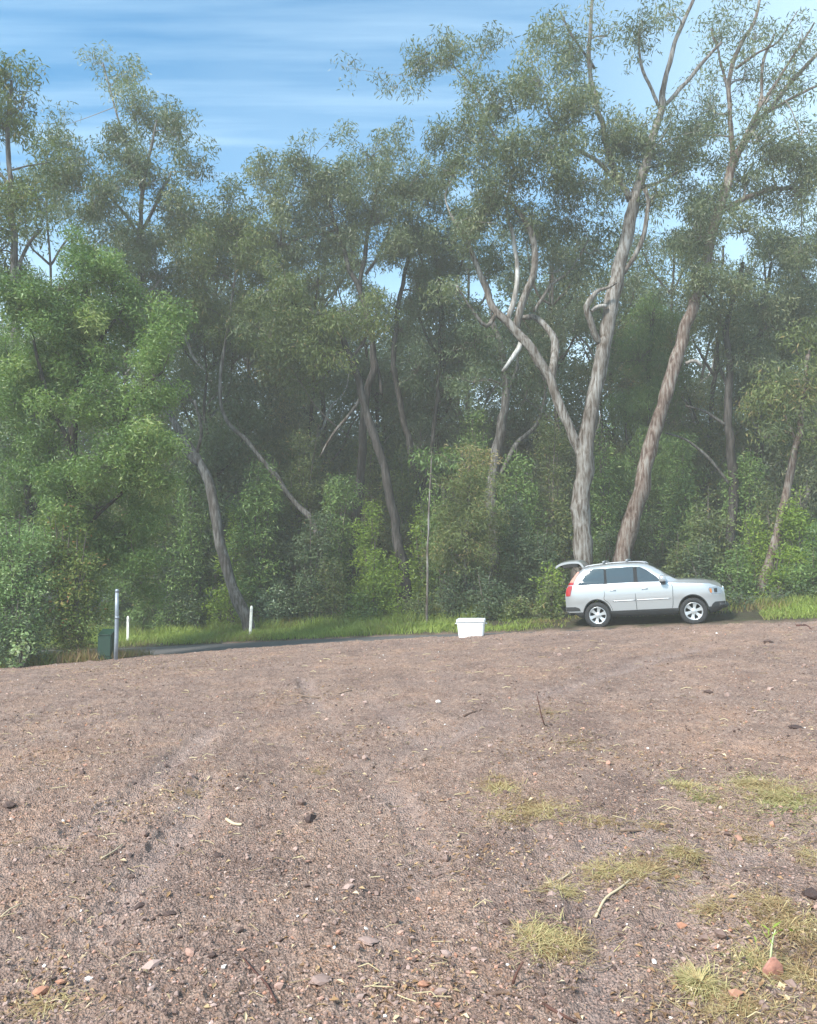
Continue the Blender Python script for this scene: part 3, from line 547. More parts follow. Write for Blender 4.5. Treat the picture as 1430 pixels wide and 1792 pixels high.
stick('long straw across the bare soil at the far lower left', [(0, 1608), (18, 1601), (38, 1591)], 3, .85)
stick('greenish bent stick beside a pale stone left of the middle', [(512, 1215), (560, 1218), (600, 1214), (625, 1206)], 2.5, .5)
stick('dark short stick on the gravel below the white stone', [(812, 1255), (828, 1249), (842, 1243)], 4, .25)
stick('brown level stick above the dark clod in the right grass', [(1085, 1452), (1120, 1449), (1155, 1449)], 4, .45)
stick('black crooked stick on the crest at the right edge', [(1395, 1096), (1410, 1095), (1418, 1102)], 5, .02)
stick('dark curved stick in the bottom right corner of the bare soil', [(950, 1762), (975, 1778), (1010, 1786)], 6, .08)
def shard():
    gx, gy = on_ground(1355, 1708); z = float(ground_z(gx, gy)); s = gy/FPX
    ol = [(-20, 18), (-16, 2), (-4, -18), (3, -18), (14, -6), (17, 8), (9, 19), (-6, 22)]; V = []; 
    for k, o_ in enumerate((0, .012)):
        for x, y in ol: V.append((x*s, o_+.25*y*s, -y*s+.03))
    n = len(ol); a = Acc(); V = V+[(0, -.008, .03), (0, .016, .03)]; T = [(i, (i+1) % n, 2*n) for i in range(n)]+[(n+(i+1) % n, n+i, 2*n+1) for i in range(n)]
    Q = [(i, n+i, n+(i+1) % n, (i+1) % n) for i in range(n)]; a.add(V, Q, T, 0, .5, False)
    o = a.build('terracotta_shard', plain('terracotta', (.42, .20, .15), .8, noise=.35, scale=40)); o.location = (gx, gy, z); tag(o, 'pink terracotta shard standing in the soil at the lower right', 'shard')
    a = Acc(); r = resample([[0, .02, 0, .004], [.005, .02, .05, .004], [.02, .03, .10, .003], [.03, .03, .13, .002]], .02); tube(a, r[:, :3], r[:, 3], 5)
    root = empty('weed', (gx, gy+.01, z+.02)); a.build('stem', plain('weed_stem', (.45, .50, .26), .6), root)
    rng = np.random.RandomState(8); a = Acc(); 
    leaves(a, rng, [[.02, .03, .11], [-.02, .02, .13], [.05, .03, .14]], .035, 12, .04, .009, -.5, .4); a.build('foliage', LEAF['lime'], root); tag(root, 'small pale stemmed weed rising behind the terracotta shard', 'weed')
shard()

# ================================================================== the car
def build_car():
    PAINT, t, b = mat('silver_paint'); b.inputs['Base Color'].default_value = (.55, .55, .55, 1); b.inputs['Metallic'].default_value = .65; b.inputs['Roughness'].default_value = .30
    b.inputs['Coat Weight'].default_value = .8; b.inputs['Coat Roughness'].default_value = .04
    BLK = plain('black_plastic', (.022, .023, .025), .6); TYRE = plain('tyre_rubber', (.018, .018, .02), .8); RIM = plain('alloy', (.62, .63, .64), .3, .6, noise=.04)
    GL, t, b = mat('tinted_glass'); b.inputs['Base Color'].default_value = (.045, .055, .065, 1); b.inputs['Roughness'].default_value = .06; b.inputs['Specular IOR Level'].default_value = .6; b.inputs['Coat Weight'].default_value = .3; b.inputs['Coat Roughness'].default_value = .03
    RED = plain('red_lens', (.36, .02, .02), .25, coat=1); LENS = plain('headlamp_lens', (.30, .33, .36), .12, .5, coat=1); PINK = plain('pale_red_lens', (.55, .28, .22), .25, coat=1); CHR = plain('chrome_trim', (.75, .76, .78), .2, .9, noise=.03)
    INT = plain('dark_lining', (.02, .019, .019), .9); BAR = plain('rack_bar', (.34, .35, .37), .4, .5); LINE = plain('shut_line', (.016, .018, .021), .7, spec=.2); AMB = plain('amber_lens', (.5, .16, .02), .3, coat=1)
    ROAD0 = .36  # wheel radius
    root = empty('parked_car')
    XR, XF = -1.387, 1.47
    top_k = np.array([(-2.37, .98), (-2.33, 1.12), (-2.24, 1.30), (-2.10, 1.45), (-1.93, 1.60), (-1.76, 1.69), (-1.5, 1.725), (-1.0, 1.755), (-.5, 1.76), (0, 1.735), (.2, 1.70), (.38, 1.63), (.6, 1.505), (.8, 1.37), (1.0, 1.26), (1.12, 1.225), (1.5, 1.205), (1.9, 1.165), (2.15, 1.11), (2.28, 1.055), (2.37, .95), (2.40, .80)])
    topz = lambda x: np.interp(x, top_k[:, 0], top_k[:, 1])
    beltz = lambda x: np.minimum(np.interp(x, [-2.4, -1.9, .9, 1.1, 2.0, 2.4], [1.23, 1.23, 1.165, 1.14, 1.07, .90]), topz(x)-.03)
    def W(x): return .935-.27*np.clip((x-1.75)/.65, 0, 1)**2.3-.13*np.clip((-1.85-x)/.55, 0, 1)**2.2
    def wz(x, z):
        bz = beltz(x); lo = np.interp(z, [.2, .34, .47, .6, .72, .76, .95, 1.08, 1.2], [.955, .975, .985, .992, .998, 1.004, 1.0, .985, .955])
        low = W(x)*lo; wb = W(x)*np.interp(bz, [.2, .34, .47, .6, .72, .76, .95, 1.08, 1.2], [.955, .975, .985, .992, .998, 1.004, 1.0, .985, .955])
        tp = topz(x); f = np.clip((z-bz)/np.maximum(tp-bz, .02), 0, 1.); wt = np.interp(x, [-2.4, -1.7, .2, 1.0, 1.2, 2.4], [.70, .68, .66, .74, .70, .50])*W(x)/.935
        wt = np.minimum(wt, wb-.02); up = wb-.035+(wt-wb+.035)*f**1.15
        sm = sstep(bz-.02, bz+.03, z); return low*(1-sm)+up*sm if np.ndim(z) else (low*(1-float(sm))+up*float(sm))
    Ra = .445; zc_ = .37
    def botz(x):
        b0 = np.interp(x, [-2.4, -2.1, -1.9, 1.9, 2.2, 2.4], [.50, .42, .30, .28, .34, .44])
        for xa in (XR, XF):
            q = np.abs(x-xa) < Ra; b0 = np.where(q, np.maximum(b0, zc_+np.sqrt(np.maximum(0, Ra**2-(x-xa)**2))), b0)
        return b0
    xs = set(np.round(np.linspace(-2.37, 2.40, 96), 4))
    for xa in (XR, XF):
        for a in np.linspace(0, math.pi, 26): xs.add(round(xa+Ra*math.cos(a), 4))
        xs.add(round(xa-Ra-.004, 4)); xs.add(round(xa+Ra+.004, 4))
    xs = np.array(sorted(xs)); Lv = np.array([.30, .46, .465, .56, .66, .735, .75, .85, .95, 1.05, 1.12]); ring = []
    for x in xs:
        bz = float(beltz(x)); bt = float(botz(x)); tp = float(topz(x)); pts = [(0, bt)]
        zs = [max(min(l, bz-.01*(len(Lv)-i)), bt+.0008*i) for i, l in enumerate(Lv)]
        pts.append((wz(x, bt)*.9, bt)); 
        for z in zs: pts.append((float(wz(x, z)), z))
        pts.append((float(wz(x, bz-.005)), bz)); 
        for f in (.06, .2, .4, .6, .8, .93, 1.0): z = bz+(tp-bz)*f-.0; pts.append((float(wz(x, z)) - (.03 if f == 1 else 0), z-(.035 if f == .93 else .012 if f == 1 else 0) if tp-bz > .2 else z-.0))
        wt = pts[-1][0]
        for f in (.75, .45, .2, 0): pts.append((wt*f, tp+.022*(1-f*f)*min(1, (tp-bz)/.1)-.006))
        ring.append(pts)
    n = len(xs); m = len(ring[0]); a = Acc()
    for sgn in (1, -1):
        V = np.array([[(x, sgn*p[0], p[1]) for p in rg] for x, rg in zip(xs, ring)]); i = np.arange(n-1)[:, None]*m; j = np.arange(m-1)[None, :]
        Q = np.stack([i+j, i+m+j, i+m+j+1, i+j+1], -1) if sgn < 0 else np.stack([i+j, i+j+1, i+m+j+1, i+m+j], -1)
        mi = np.zeros((n-1, m-1), int); mi[:, :4] = 1
        for c_ in range(n-1):
            xm = (xs[c_]+xs[c_+1])/2
            if min(abs(xm-XR), abs(xm-XF)) < Ra: mi[c_, :] = np.where(np.arange(m-1) < 2, 1, 0)
            if min(abs(xm-XR), abs(xm-XF)) < Ra and botz(xm) < .46: mi[c_, :4] = 1
        a.add(V.reshape(-1, 3), Q.reshape(-1, 4), None, mi.ravel())
        for e, c0 in ((0, xs[0]), (n-1, xs[-1])):   # end caps
            k = len(V[e]); ctr = [c0, 0, .75]; VV = np.vstack([V[e], ctr]); T = [(q, q+1, k) if (sgn > 0) == (e == 0) else (q+1, q, k) for q in range(k-1)]; a.add(VV, None, T, 0)
    a.build('body', [PAINT, BLK], root)
    def patch(name, rows, m_, parent, off=.006, sgn=1, nx=14, th=0):
        """a panel following the body side; rows = (z, x from, x to)"""
        rows = np.array(rows, float); zz = np.linspace(rows[0][0], rows[-1][0], max(6, int(abs(rows[-1][0]-rows[0][0])/.045)))
        V = []
        for z in zz:
            xa, xb = np.interp(z, rows[:, 0], rows[:, 1]), np.interp(z, rows[:, 0], rows[:, 2])
            for x in np.linspace(xa, xb, nx): V.append((x, sgn*(float(wz(x, z))+off), z))
        r = len(zz); i = np.arange(r-1)[:, None]*nx; j = np.arange(nx-1)[None, :]; Q = np.stack([i+j, i+j+1, i+nx+j+1, i+nx+j], -1).reshape(-1, 4)
        if sgn > 0: Q = Q[:, ::-1]
        a = Acc(); a.add(V, Q)
        V = np.array(V); Vi = V-np.array([0, sgn*.02, 0]); edge = [k for k in range(nx)]+[k*nx+nx-1 for k in range(1, r)]+[(r-1)*nx+k for k in range(nx-2, -1, -1)]+[k*nx for k in range(r-2, 0, -1)]
        E = np.vstack([V[edge], Vi[edge]]); k = len(edge); qs = np.array([(q, (q+1) % k, k+(q+1) % k, k+q) for q in range(k)]); a.add(E, qs if sgn > 0 else qs[:, ::-1])
        return a.build(name, m_, parent)
    def line(name, pts, m_, parent, sgn, r=.006, off=.004, sides=6):
        pts = resample([[x, sgn*(float(wz(x, z))+off), z] for x, z in pts], .05); a = Acc(); tube(a, pts, np.full(len(pts), r), sides); return a.build(name, m_, parent)
    def arch_x(z, xa, s, r=Ra+.055): return xa+s*math.sqrt(max(0, r*r-(z-zc_)**2)) if abs(z-zc_) < r else xa
    for sg in (-1, 1):
        # doors
        fd = patch('door', [(.475, -.16, .86), (.7, -.165, .90), (.95, -.17, .92), (1.10, -.175, .90)], PAINT, root, .005, sg)
        rz = [.475, .55, .62, .7, .78, .82]; rd = patch('door', [(z, arch_x(z, XR, 1), -.185) for z in rz]+[(.95, -1.10, -.19), (1.10, -1.14, -.195)], PAINT, root, .005, sg)
        line('molding', [(-.15, .735), (.35, .735), (.84, .735)], PAINT, fd, sg, .011, .013); line('molding', [(-.87, .735), (-.5, .735), (-.2, .735)], PAINT, rd, sg, .011, .013)
        for d_, x in ((fd, .02), (rd, -.94)):
            h = line('handle', [(x, 1.035), (x+.09, 1.04), (x+.18, 1.035)], PAINT, d_, sg, .014, .03)
        patch('window', [(1.215, -.105, .60), (1.32, -.11, .50), (1.45, -.12, .33), (1.55, -.13, .18), (1.635, -.14, .0)], GL, fd, .007, sg)
        patch('window', [(1.22, -1.06, -.175), (1.4, -1.06, -.185), (1.55, -1.05, -.19), (1.65, -1.03, -.20)], GL, rd, .007, sg)
        patch('quarter_window', [(1.225, -1.92, -1.10), (1.35, -1.86, -1.10), (1.5, -1.76, -1.10), (1.6, -1.66, -1.10), (1.65, -1.54, -1.09)], GL, root, .016, sg)
        for d_, x in ((fd, -.15), (rd, -1.09)): patch('window_pillar', [(1.215, x-.05, x+.07), (1.64, x-.05, x+.06)], LINE, d_, .009, sg, 4)
        line('shut_line', [(.875, .475), (.905, .62), (.925, .9), (.93, 1.02), (.90, 1.15)], LINE, root, sg, .006, .003)
        line('shut_line', [(-.175, .475), (-.18, .8), (-.185, 1.19)], LINE, root, sg, .006, .005)
        line('shut_line', [(arch_x(z, XR, 1)-.008, z) for z in (.475, .6, .7, .8)]+[(-1.11, .95), (-1.15, 1.2)], LINE, root, sg, .006, .003)
        # arch lip
        for xa in (XR, XF):
            a = Acc(); pts = []
            for an in np.linspace(-.02, math.pi+.02, 30):
                x = xa+(Ra-.012)*math.cos(an); z = zc_+(Ra-.012)*math.sin(an); pts.append([x, sg*(float(wz(x, min(z, 1.0)))-.008), z])
            tube(a, pts, np.full(30, .020), 6); a.build('arch_lip', BLK, root)
        # lamps
        patch('tail_light', [(.93, -2.345, -2.20), (1.05, -2.335, -2.165), (1.2, -2.28, -2.10), (1.30, -2.22, -2.06)], RED, root, .012, sg, 6)
        patch('reversing_lamp', [(1.31, -2.215, -2.06), (1.44, -2.09, -1.985), (1.60, -1.93, -1.87)], PINK, root, .012, sg, 6)
        hl = patch('headlight', [(.80, 2.02, 2.33), (.86, 1.96, 2.335), (.93, 1.94, 2.31), (.985, 1.97, 2.25)], LENS, root, .010, sg, 8)
        patch('lamp_bowl', [(.83, 2.10, 2.19), (.94, 2.10, 2.19)], BLK, hl, .013, sg, 4); patch('turn_lamp', [(.83, 1.99, 2.04), (.94, 1.97, 2.03)], AMB, hl, .013, sg, 4)
        # mirror
        a = Acc(); c0 = np.array([.66, sg*(float(wz(.66, 1.2))+.14), 1.265]); V = []
        for i in range(9):
            ph = -math.pi/2+math.pi*i/8
            for j in range(12):
                th = 2*math.pi*j/12; f = lambda q, e: math.copysign(abs(q)**e, q); V.append(c0+np.array([.10*f(math.cos(ph), .5)*f(math.cos(th), .6), .13*f(math.cos(ph), .5)*f(math.sin(th), .6), .105*f(math.sin(ph), .6)]))
        i = np.arange(8)[:, None]*12; j = np.arange(12)[None, :]; Q = np.stack([i+j, i+(j+1) % 12, i+12+(j+1) % 12, i+12+j], -1).reshape(-1, 4); mi = np.where(np.repeat(np.arange(8), 12) < 3, 1, 0); a.add(V, Q, None, mi)
        tube(a, [c0+[0, -sg*.10, -.05], c0+[.0, -sg*.17, -.06]], [.03, .035], 8, 1); a.build('side_mirror', [PAINT, BLK], root)
        # roof rail with feet
        ra = Acc(); pts = [(x, sg*.60, float(topz(x))+.035) for x in (-1.62, -1.2, -.7, -.2, .1)]; pts = [(-1.72, sg*.60, float(topz(-1.72))+.0)]+pts+[(.2, sg*.60, float(topz(.2))+.0)]
        rp_ = resample(pts, .1); tube(ra, rp_, np.full(len(rp_), .016), 8)
        for x in (-1.15, -.45): tube(ra, [(x, sg*.60, topz(x)), (x, sg*.60, topz(x)+.05)], [.02, .015], 6)
        ra.build('roof_rail', BAR, root)
        # fog lamp area of bumper
        patch('bumper_cladding', [(.46, 1.98, 2.385), (.53, 2.02, 2.39), (.585, 2.10, 2.392)], BLK, root, .012, sg, 8)
        patch('bumper_cladding', [(.50, -2.36, -1.90), (.58, -2.365, -1.93), (.62, -2.365, -2.05)], BLK, root, .014, sg, 8)
    def top_panel(name, x0, x1, f, m_, off=.008, nx=12):
        V = []; ny = 9
        for x in np.linspace(x0, x1, nx):
            tp = float(topz(x)); wt = float(wz(x, tp))-.03
            for q in np.linspace(-f, f, ny): V.append((x, q*wt, tp+.022*(1-q*q)+off-.006))
        i = np.arange(nx-1)[:, None]*ny; j = np.arange(ny-1)[None, :]; Q = np.stack([i+j, i+ny+j, i+ny+j+1, i+j+1], -1).reshape(-1, 4); a = Acc(); a.add(V, Q[:, ::-1]); 
        V2 = np.array(V)-[0, 0, .02]; a.add(V2, Q); return a.build(name, m_, root)
    top_panel('windscreen', .27, 1.02, .93, GL); top_panel('sunroof', -.35, .08, .55, GL)
    top_panel('cargo_shade_panel', -2.20, -1.80, .84, INT, .010)  # dark sheet on the closed shell, colour stands for the shaded cargo cavity
    for s_ in (-1, 1):
        a = Acc(); q = [(1.02, s_*.05, float(topz(1.02))+.03), (.95, s_*.3, float(topz(.95))+.035), (.88, s_*.3+.25, float(topz(.88))+.035)]; tube(a, resample(q, .1), np.full(len(resample(q, .1)), .008), 5); a.build('wiper', BLK, root)
    # cross bars
    for x in (-1.10, -.38):
        a = Acc(); z = float(topz(x))+.085; p = resample([(x, -.66, z-.01), (x, -.3, z+.01), (x, .3, z+.01), (x, .66, z-.01)], .1); tube(a, p, np.full(len(p), .026), 8); a.v[-1][:, 0] = x+(a.v[-1][:, 0]-x)*1.6; a.build('roof_bar', BAR, root)
    # raised tailgate: curved shell, glass inside its frame
    prof = [(-1.70, 1.74), (-1.76, 1.85), (-1.86, 1.93), (-2.06, 1.955), (-2.30, 1.945), (-2.52, 1.90), (-2.66, 1.82)]; pr = resample([(x, 0, z) for x, z in prof], .05)
    tg = None
    for nm, w0, w1, off, m_ in (('tailgate', .66, .70, 0, PAINT), ('lining', .655, .6, 0, INT), ('rear_window', .50, .54, -.162, GL)):
        pp = pr if nm == 'tailgate' else pr[5:-5]; a = Acc(); V = []; ny = 11; k = len(pp); T_ = np.gradient(pp, axis=0); T_ /= np.linalg.norm(T_, axis=1)[:, None]; Nn = np.stack([T_[:, 2], 0*T_[:, 0], -T_[:, 0]], -1)
        for lay in {'tailgate': (0, -.06), 'rear_window': (0, -.008), 'lining': (-.062, -.16)}[nm]:
            for p, nn in zip(pp, Nn):
                for y in np.linspace(-1, 1, ny): V.append(p+nn*(off+lay)+np.array([0, y*(w0+(w1-w0)*0), -.05*abs(y)**3]))
        i = np.arange(k-1)[:, None]*ny; j = np.arange(ny-1)[None, :]; Q = np.stack([i+j, i+j+1, i+ny+j+1, i+ny+j], -1).reshape(-1, 4); a.add(V, np.vstack([Q, Q[:, ::-1]+k*ny]), None, np.concatenate([np.zeros(len(Q), int), np.ones(len(Q), int)]))
        e = [q for q in range(ny)]+[q*ny+ny-1 for q in range(1, k)]+[(k-1)*ny+q for q in range(ny-2, -1, -1)]+[q*ny for q in range(k-2, 0, -1)]; V = np.array(V); EV = np.vstack([V[e], V[np.array(e)+k*ny]]); ke = len(e)
        a.add(EV, [(q, ke+q, ke+(q+1) % ke, (q+1) % ke) for q in range(ke)]); o = a.build(nm, [PAINT, INT] if nm == 'tailgate' else [m_, m_], root if tg is None else tg)
        if tg is None: tg = o; tag(o, 'raised tailgate')
    for s_ in (-1, 1):
        a = Acc(); tube(a, [(-1.93, s_*.60, 1.55), (-2.25, s_*.58, 1.88)], [.011, .008], 6); a.build('gas_strut', BLK, root)
    # front: grille, bumper opening, fog lamps, plate
    a = Acc(); 
    for k in range(9): y = -.30+.075*k; tube(a, [(2.405, y, .71), (2.385, y, .93)], [.008, .008], 5)
    tube(a, [(2.40, -.36, .70), (2.37, -.33, .95), (2.37, .33, .95), (2.40, .36, .70), (2.40, -.36, .70)], [.014]*5, 6)
    a.build('grille', CHR, root)
    a = Acc(); V = [(2.402, -.35, .70), (2.402, .35, .70), (2.388, .32, .94), (2.388, -.32, .94), (2.30, -.35, .70), (2.30, .35, .70), (2.30, .32, .94), (2.30, -.32, .94)]; a.add(V, [(0, 1, 2, 3), (4, 7, 6, 5), (0, 4, 5, 1), (3, 2, 6, 7), (0, 3, 7, 4), (1, 5, 6, 2)], None, 0, .5, False); a.build('grille_backing', BLK, root)
    a = Acc(); p = resample([(2.20, -.80, .50), (2.37, -.6, .47), (2.43, -.3, .46), (2.44, 0, .46), (2.43, .3, .46), (2.37, .6, .47), (2.20, .80, .50)], .08); tube(a, p, np.full(len(p), .07), 8); a.build('front_bumper', BLK, root)
    a = Acc(); p = resample([(-2.20, -.80, .55), (-2.36, -.6, .56), (-2.40, 0, .57), (-2.36, .6, .56), (-2.20, .80, .55)], .08); tube(a, p, np.full(len(p), .085), 8); a.build('rear_bumper', BLK, root)
    a = Acc(); tube(a, [(-2.45, 0, .36), (-2.25, 0, .36)], [.03, .03], 6); tube(a, [(-2.47, 0, .36), (-2.47, 0, .44)], [.02, .025], 6); a.build('tow_bar', BLK, root)
    # wheels
    for xa in (XR, XF):
        for sg in (-1, 1):
            wr = empty('wheel'); wr.parent = root; wr.location = (xa, sg*.805, .36)
            def lathe(acc, prof, n=40, mi=0):
                V = []; 
                for y, r in prof:
                    for k in range(n): th = 2*math.pi*k/n; V.append((r*math.cos(th), sg*y, r*math.sin(th)))
                i = np.arange(len(prof)-1)[:, None]*n; j = np.arange(n)[None, :]; Q = np.stack([i+j, i+(j+1) % n, i+n+(j+1) % n, i+n+j], -1).reshape(-1, 4); acc.add(V, Q if sg > 0 else Q[:, ::-1], None, mi)
            a = Acc(); lathe(a, [(-.11, .23), (-.115, .30), (-.10, .345), (-.07, .360), (.07, .360), (.10, .348), (.115, .31), (.112, .25), (.10, .235), (-.05, .225)]); a.build('tyre', TYRE, wr)
            a = Acc(); lathe(a, [(.095, .237), (.104, .232), (.10, .220), (.03, .205), (-.09, .20), (-.10, .05), (-.10, .001)]); rm = a.build('rim', RIM, wr)
            a = Acc(); lathe(a, [(-.085, .199), (-.083, .09), (-.083, .001)], 24); a.build('brake_disc', INT, rm)
            a = Acc(); lathe(a, [(.035, .075), (.075, .070), (.088, .045), (.09, .001)], 24)
            for k in range(6):
                th = 2*math.pi*k/6+.3; 
                for dth, wd in ((0, 1),):
                    P_ = []
                    for r, hw, y in ((.045, .040, .070), (.10, .034, .066), (.16, .040, .072), (.215, .060, .088), (.226, .066, .093)):
                        for s_, yy in ((-1, y), (1, y), (1, y-.045), (-1, y-.045)): P_.append((r*math.cos(th)-s_*hw*math.sin(th), sg*yy, r*math.sin(th)+s_*hw*math.cos(th)))
                    i = np.arange(4)[:, None]*4; j = np.arange(4)[None, :]; Q = np.stack([i+j, i+(j+1) % 4, i+4+(j+1) % 4, i+4+j], -1).reshape(-1, 4); a.add(P_, Q, None, 0, .5, False)
            a.build('spoke', RIM, rm)
    # place: rear near wheel at t=0, v=0; the lengthwise slope of the road tilts it
    f = Vector((DV[0], DV[1], .066)).normalized(); l_ = Vector((NV[0], NV[1], .02)).normalized(); u = f.cross(l_).normalized(); l_ = u.cross(f)
    M = Matrix((f, l_, u)).transposed().to_4x4(); 
    for ch in list(root.children_recursive):
        if ch.type == 'MESH' and not (ch.parent.name.startswith('wheel') or (ch.parent.parent and ch.parent.parent.name.startswith('wheel'))):
            co = np.zeros(len(ch.data.vertices)*3, np.float32); ch.data.vertices.foreach_get('co', co); co[0::3] *= .88; ch.data.vertices.foreach_set('co', co); ch.data.update()
        elif ch.type == 'EMPTY': ch.location.x *= .88
    gx, gy = xy(1.22, .80+.12); M.translation = Vector((gx, gy, float(road_z(1.22))-.0+.012)); root.matrix_world = M
    tag(root, 'silver four wheel drive wagon parked on the verge with its tailgate up', 'car')
build_car()

# ================================================================== small built things
def tub():
    gx, gy = on_ground(824, 1113); gy = 16.3; gx = (824-CX)/FPX*gy; g = float(ground_z(gx, gy)); root = empty('storage_tub', (gx, gy, g-.004)); root.rotation_euler = (.0, R_(-.8), R_(-9))
    WH = plain('white_plastic', (.74, .76, .77), .35, noise=.04); s = gy/FPX
    w0, w1, d0, d1, h = 42*s, 47*s, .36, .41, 32*s
    def rr(wd, dp, z, r=.05, n=6):
        o = []
        for cx, cy, a0 in ((1, 1, 0), (-1, 1, 90), (-1, -1, 180), (1, -1, 270)):
            for k in range(n): th = R_(a0+90*k/(n-1)); o.append((cx*(wd/2-r)+r*math.cos(th), cy*(dp/2-r)+r*math.sin(th), z))
        return o
    def loft(rings, name, m_, caps=True):
        a = Acc(); k = len(rings[0]); V = np.array(rings).reshape(-1, 3); n = len(rings); i = np.arange(n-1)[:, None]*k; j = np.arange(k)[None, :]; Q = np.stack([i+j, i+(j+1) % k, i+k+(j+1) % k, i+k+j], -1).reshape(-1, 4)
        a.add(V, Q, None, 0, .5, False); 
        for e, sgn in ((0, -1), (n-1, 1)):
            c = np.mean(rings[e], axis=0); VV = np.vstack([rings[e], c]); a.add(VV, None, [((q, (q+1) % k, k) if sgn > 0 else ((q+1) % k, q, k)) for q in range(k)], 0, .5, False)
        return a.build(name, m_, root)
    loft([rr(w0, d0, .0), rr(w0+.004, d0, .01), rr(w1-.006, d1-.01, h*.70), rr(w1+.012, d1+.012, h*.71), rr(w1+.012, d1+.012, h*.80), rr(w1, d1, h*.81), rr(w1, d1, h*.86)], 'body', WH)
    lw, ld = 49*s, d1+.05
    loft([rr(lw, ld, h*.83), rr(lw+.006, ld+.006, h*.84), rr(lw, ld, h*.955), rr(lw-.03, ld-.03, h*.985), rr(lw-.05, ld-.05, h*.965), rr(lw-.09, ld-.09, h*.965), rr(lw-.11, ld-.11, h*1.0)], 'lid', WH)
    for sg in (-1, 1):
        a = Acc(); tube(a, [(sg*(w1/2+.03), -.07, h*.76), (sg*(w1/2+.045), -.04, h*.72), (sg*(w1/2+.045), .04, h*.72), (sg*(w1/2+.03), .07, h*.76)], [.010]*4, 6); a.build('handle', WH, root)
    tag(root, 'white plastic storage tub with a lid standing at the edge of the lot', 'storage tub')
tub()
GALV = plain('galvanised_steel', (.28, .31, .35), .5, .3, noise=.15, scale=9)
def pole():
    Y = 17.6; p = P(203, 1148, Y); g = float(ground_z(p[0], Y)); top = P(201, 1036, Y)[2]; root = empty('steel_post', (p[0], Y, g)); a = Acc(); h = top-g
    tube(a, [(0, 0, -.1), (0, 0, h*.3), (-.01, 0, h*.7), (-.02, 0, h)], [.047, .046, .045, .044], 16); a.build('shaft', GALV, root)
    a = Acc(); tube(a, [(-.02, 0, h-.01), (-.02, 0, h+.04), (-.02, 0, h+.07)], [.047, .046, .03], 16); a.build('cap', GALV, root)
    for z in (.95,): a = Acc(); tube(a, [(0, 0, z), (0, 0, z+.05)], [.053, .053], 16); a.build('band', GALV, root)
    tag(root, 'short galvanised steel post standing right of the dark green pillar', 'post')
    p = P(186, 1150, 18.0); g = float(ground_z(p[0], 18.0)); root = empty('utility_pillar', (p[0], 18.0, g)); GR = plain('green_fibreglass', (.012, .042, .028), .5, noise=.15)
    w_, d_, h = .33, .28, .70
    def box(name, x0, x1, y0, y1, z0, z1, tp=0, m_=GR, bev=.02):
        import bmesh
        bm = bmesh.new(); bmesh.ops.create_cube(bm, size=1)
        for v in bm.verts:
            k = tp if v.co.z > 0 else 0; v.co = Vector((x0+(v.co.x+.5)*(x1-x0), y0+(v.co.y+.5)*(y1-y0), z0+(v.co.z+.5)*(z1-z0)-(k*.12 if v.co.y < 0 and k else 0)))
        bmesh.ops.bevel(bm, geom=bm.edges[:], offset=bev, segments=2, affect='EDGES'); me = bpy.data.meshes.new(name); bm.to_mesh(me); bm.free(); me.materials.append(m_); o = bpy.data.objects.new(name, me); col.objects.link(o); o.parent = root
    box('base', -w_/2-.01, w_/2+.01, -d_/2-.01, d_/2+.01, -.1, .09); box('body', -w_/2, w_/2, -d_/2, d_/2, .092, h*.86); box('cap', -w_/2-.012, w_/2+.012, -d_/2-.012, d_/2+.012, h*.862, h+.04, 1)
    tag(root, 'dark green utility pillar standing left of the steel post', 'utility pillar')
pole()
def posts():
    WP = plain('post_white', (.72, .72, .66), .6, noise=.12, scale=14)
    for px, pt, pb, lab, tilt in ((224, 1078, 1118, 'short white guide post just right of the steel post', -1.5), (438, 1060, 1105, 'white guide post at the foot of the leaning trunk', 2)):
        k = ray(px, pb); k = k[0]/k[1]; Y = (.9+5.3*NV[0]+20.8*NV[1])/(k*NV[0]+NV[1]); X = k*Y; g = float(ground_z(X, Y)); h = P(px, pt, Y)[2]-g; root = empty('guide_post', (X, Y, g)); root.rotation_euler = (0, R_(tilt), R_(-20)); a = Acc()
        V = []; 
        for z, ww in ((-.1, .045), (0, .045), (h*.93, .045), (h, .028)):
            for x, y in ((-1, -.3), (0, -.55), (1, -.3), (1, .3), (-1, .3)): V.append((x*ww*1.1, y*ww*1.1, z))
        i = np.arange(3)[:, None]*5; j = np.arange(5)[None, :]; a.add(V, np.stack([i+j, i+(j+1) % 5, i+5+(j+1) % 5, i+5+j], -1).reshape(-1, 4), [(15, 16, 17), (15, 17, 18), (15, 18, 19)], 0, .5, False); a.build('post', WP, root)
        a = Acc(); a.add([(-.035, -.031, h*.80), (.035, -.031, h*.80), (.035, -.031, h*.90), (-.035, -.031, h*.90), (-.035, -.024, h*.80), (.035, -.024, h*.80), (.035, -.024, h*.90), (-.035, -.024, h*.90)], [(0, 1, 2, 3), (0, 4, 5, 1), (1, 5, 6, 2), (2, 6, 7, 3), (3, 7, 4, 0)], None, 0, .5, False); a.build('reflector', plain('reflector', (.6, .6, .58), .3, coat=1), root)
        tag(root, lab, 'guide post', 'guide posts along the far side of the road')
posts()

# ================================================================== trees
GT = 'gum trees in the forest'
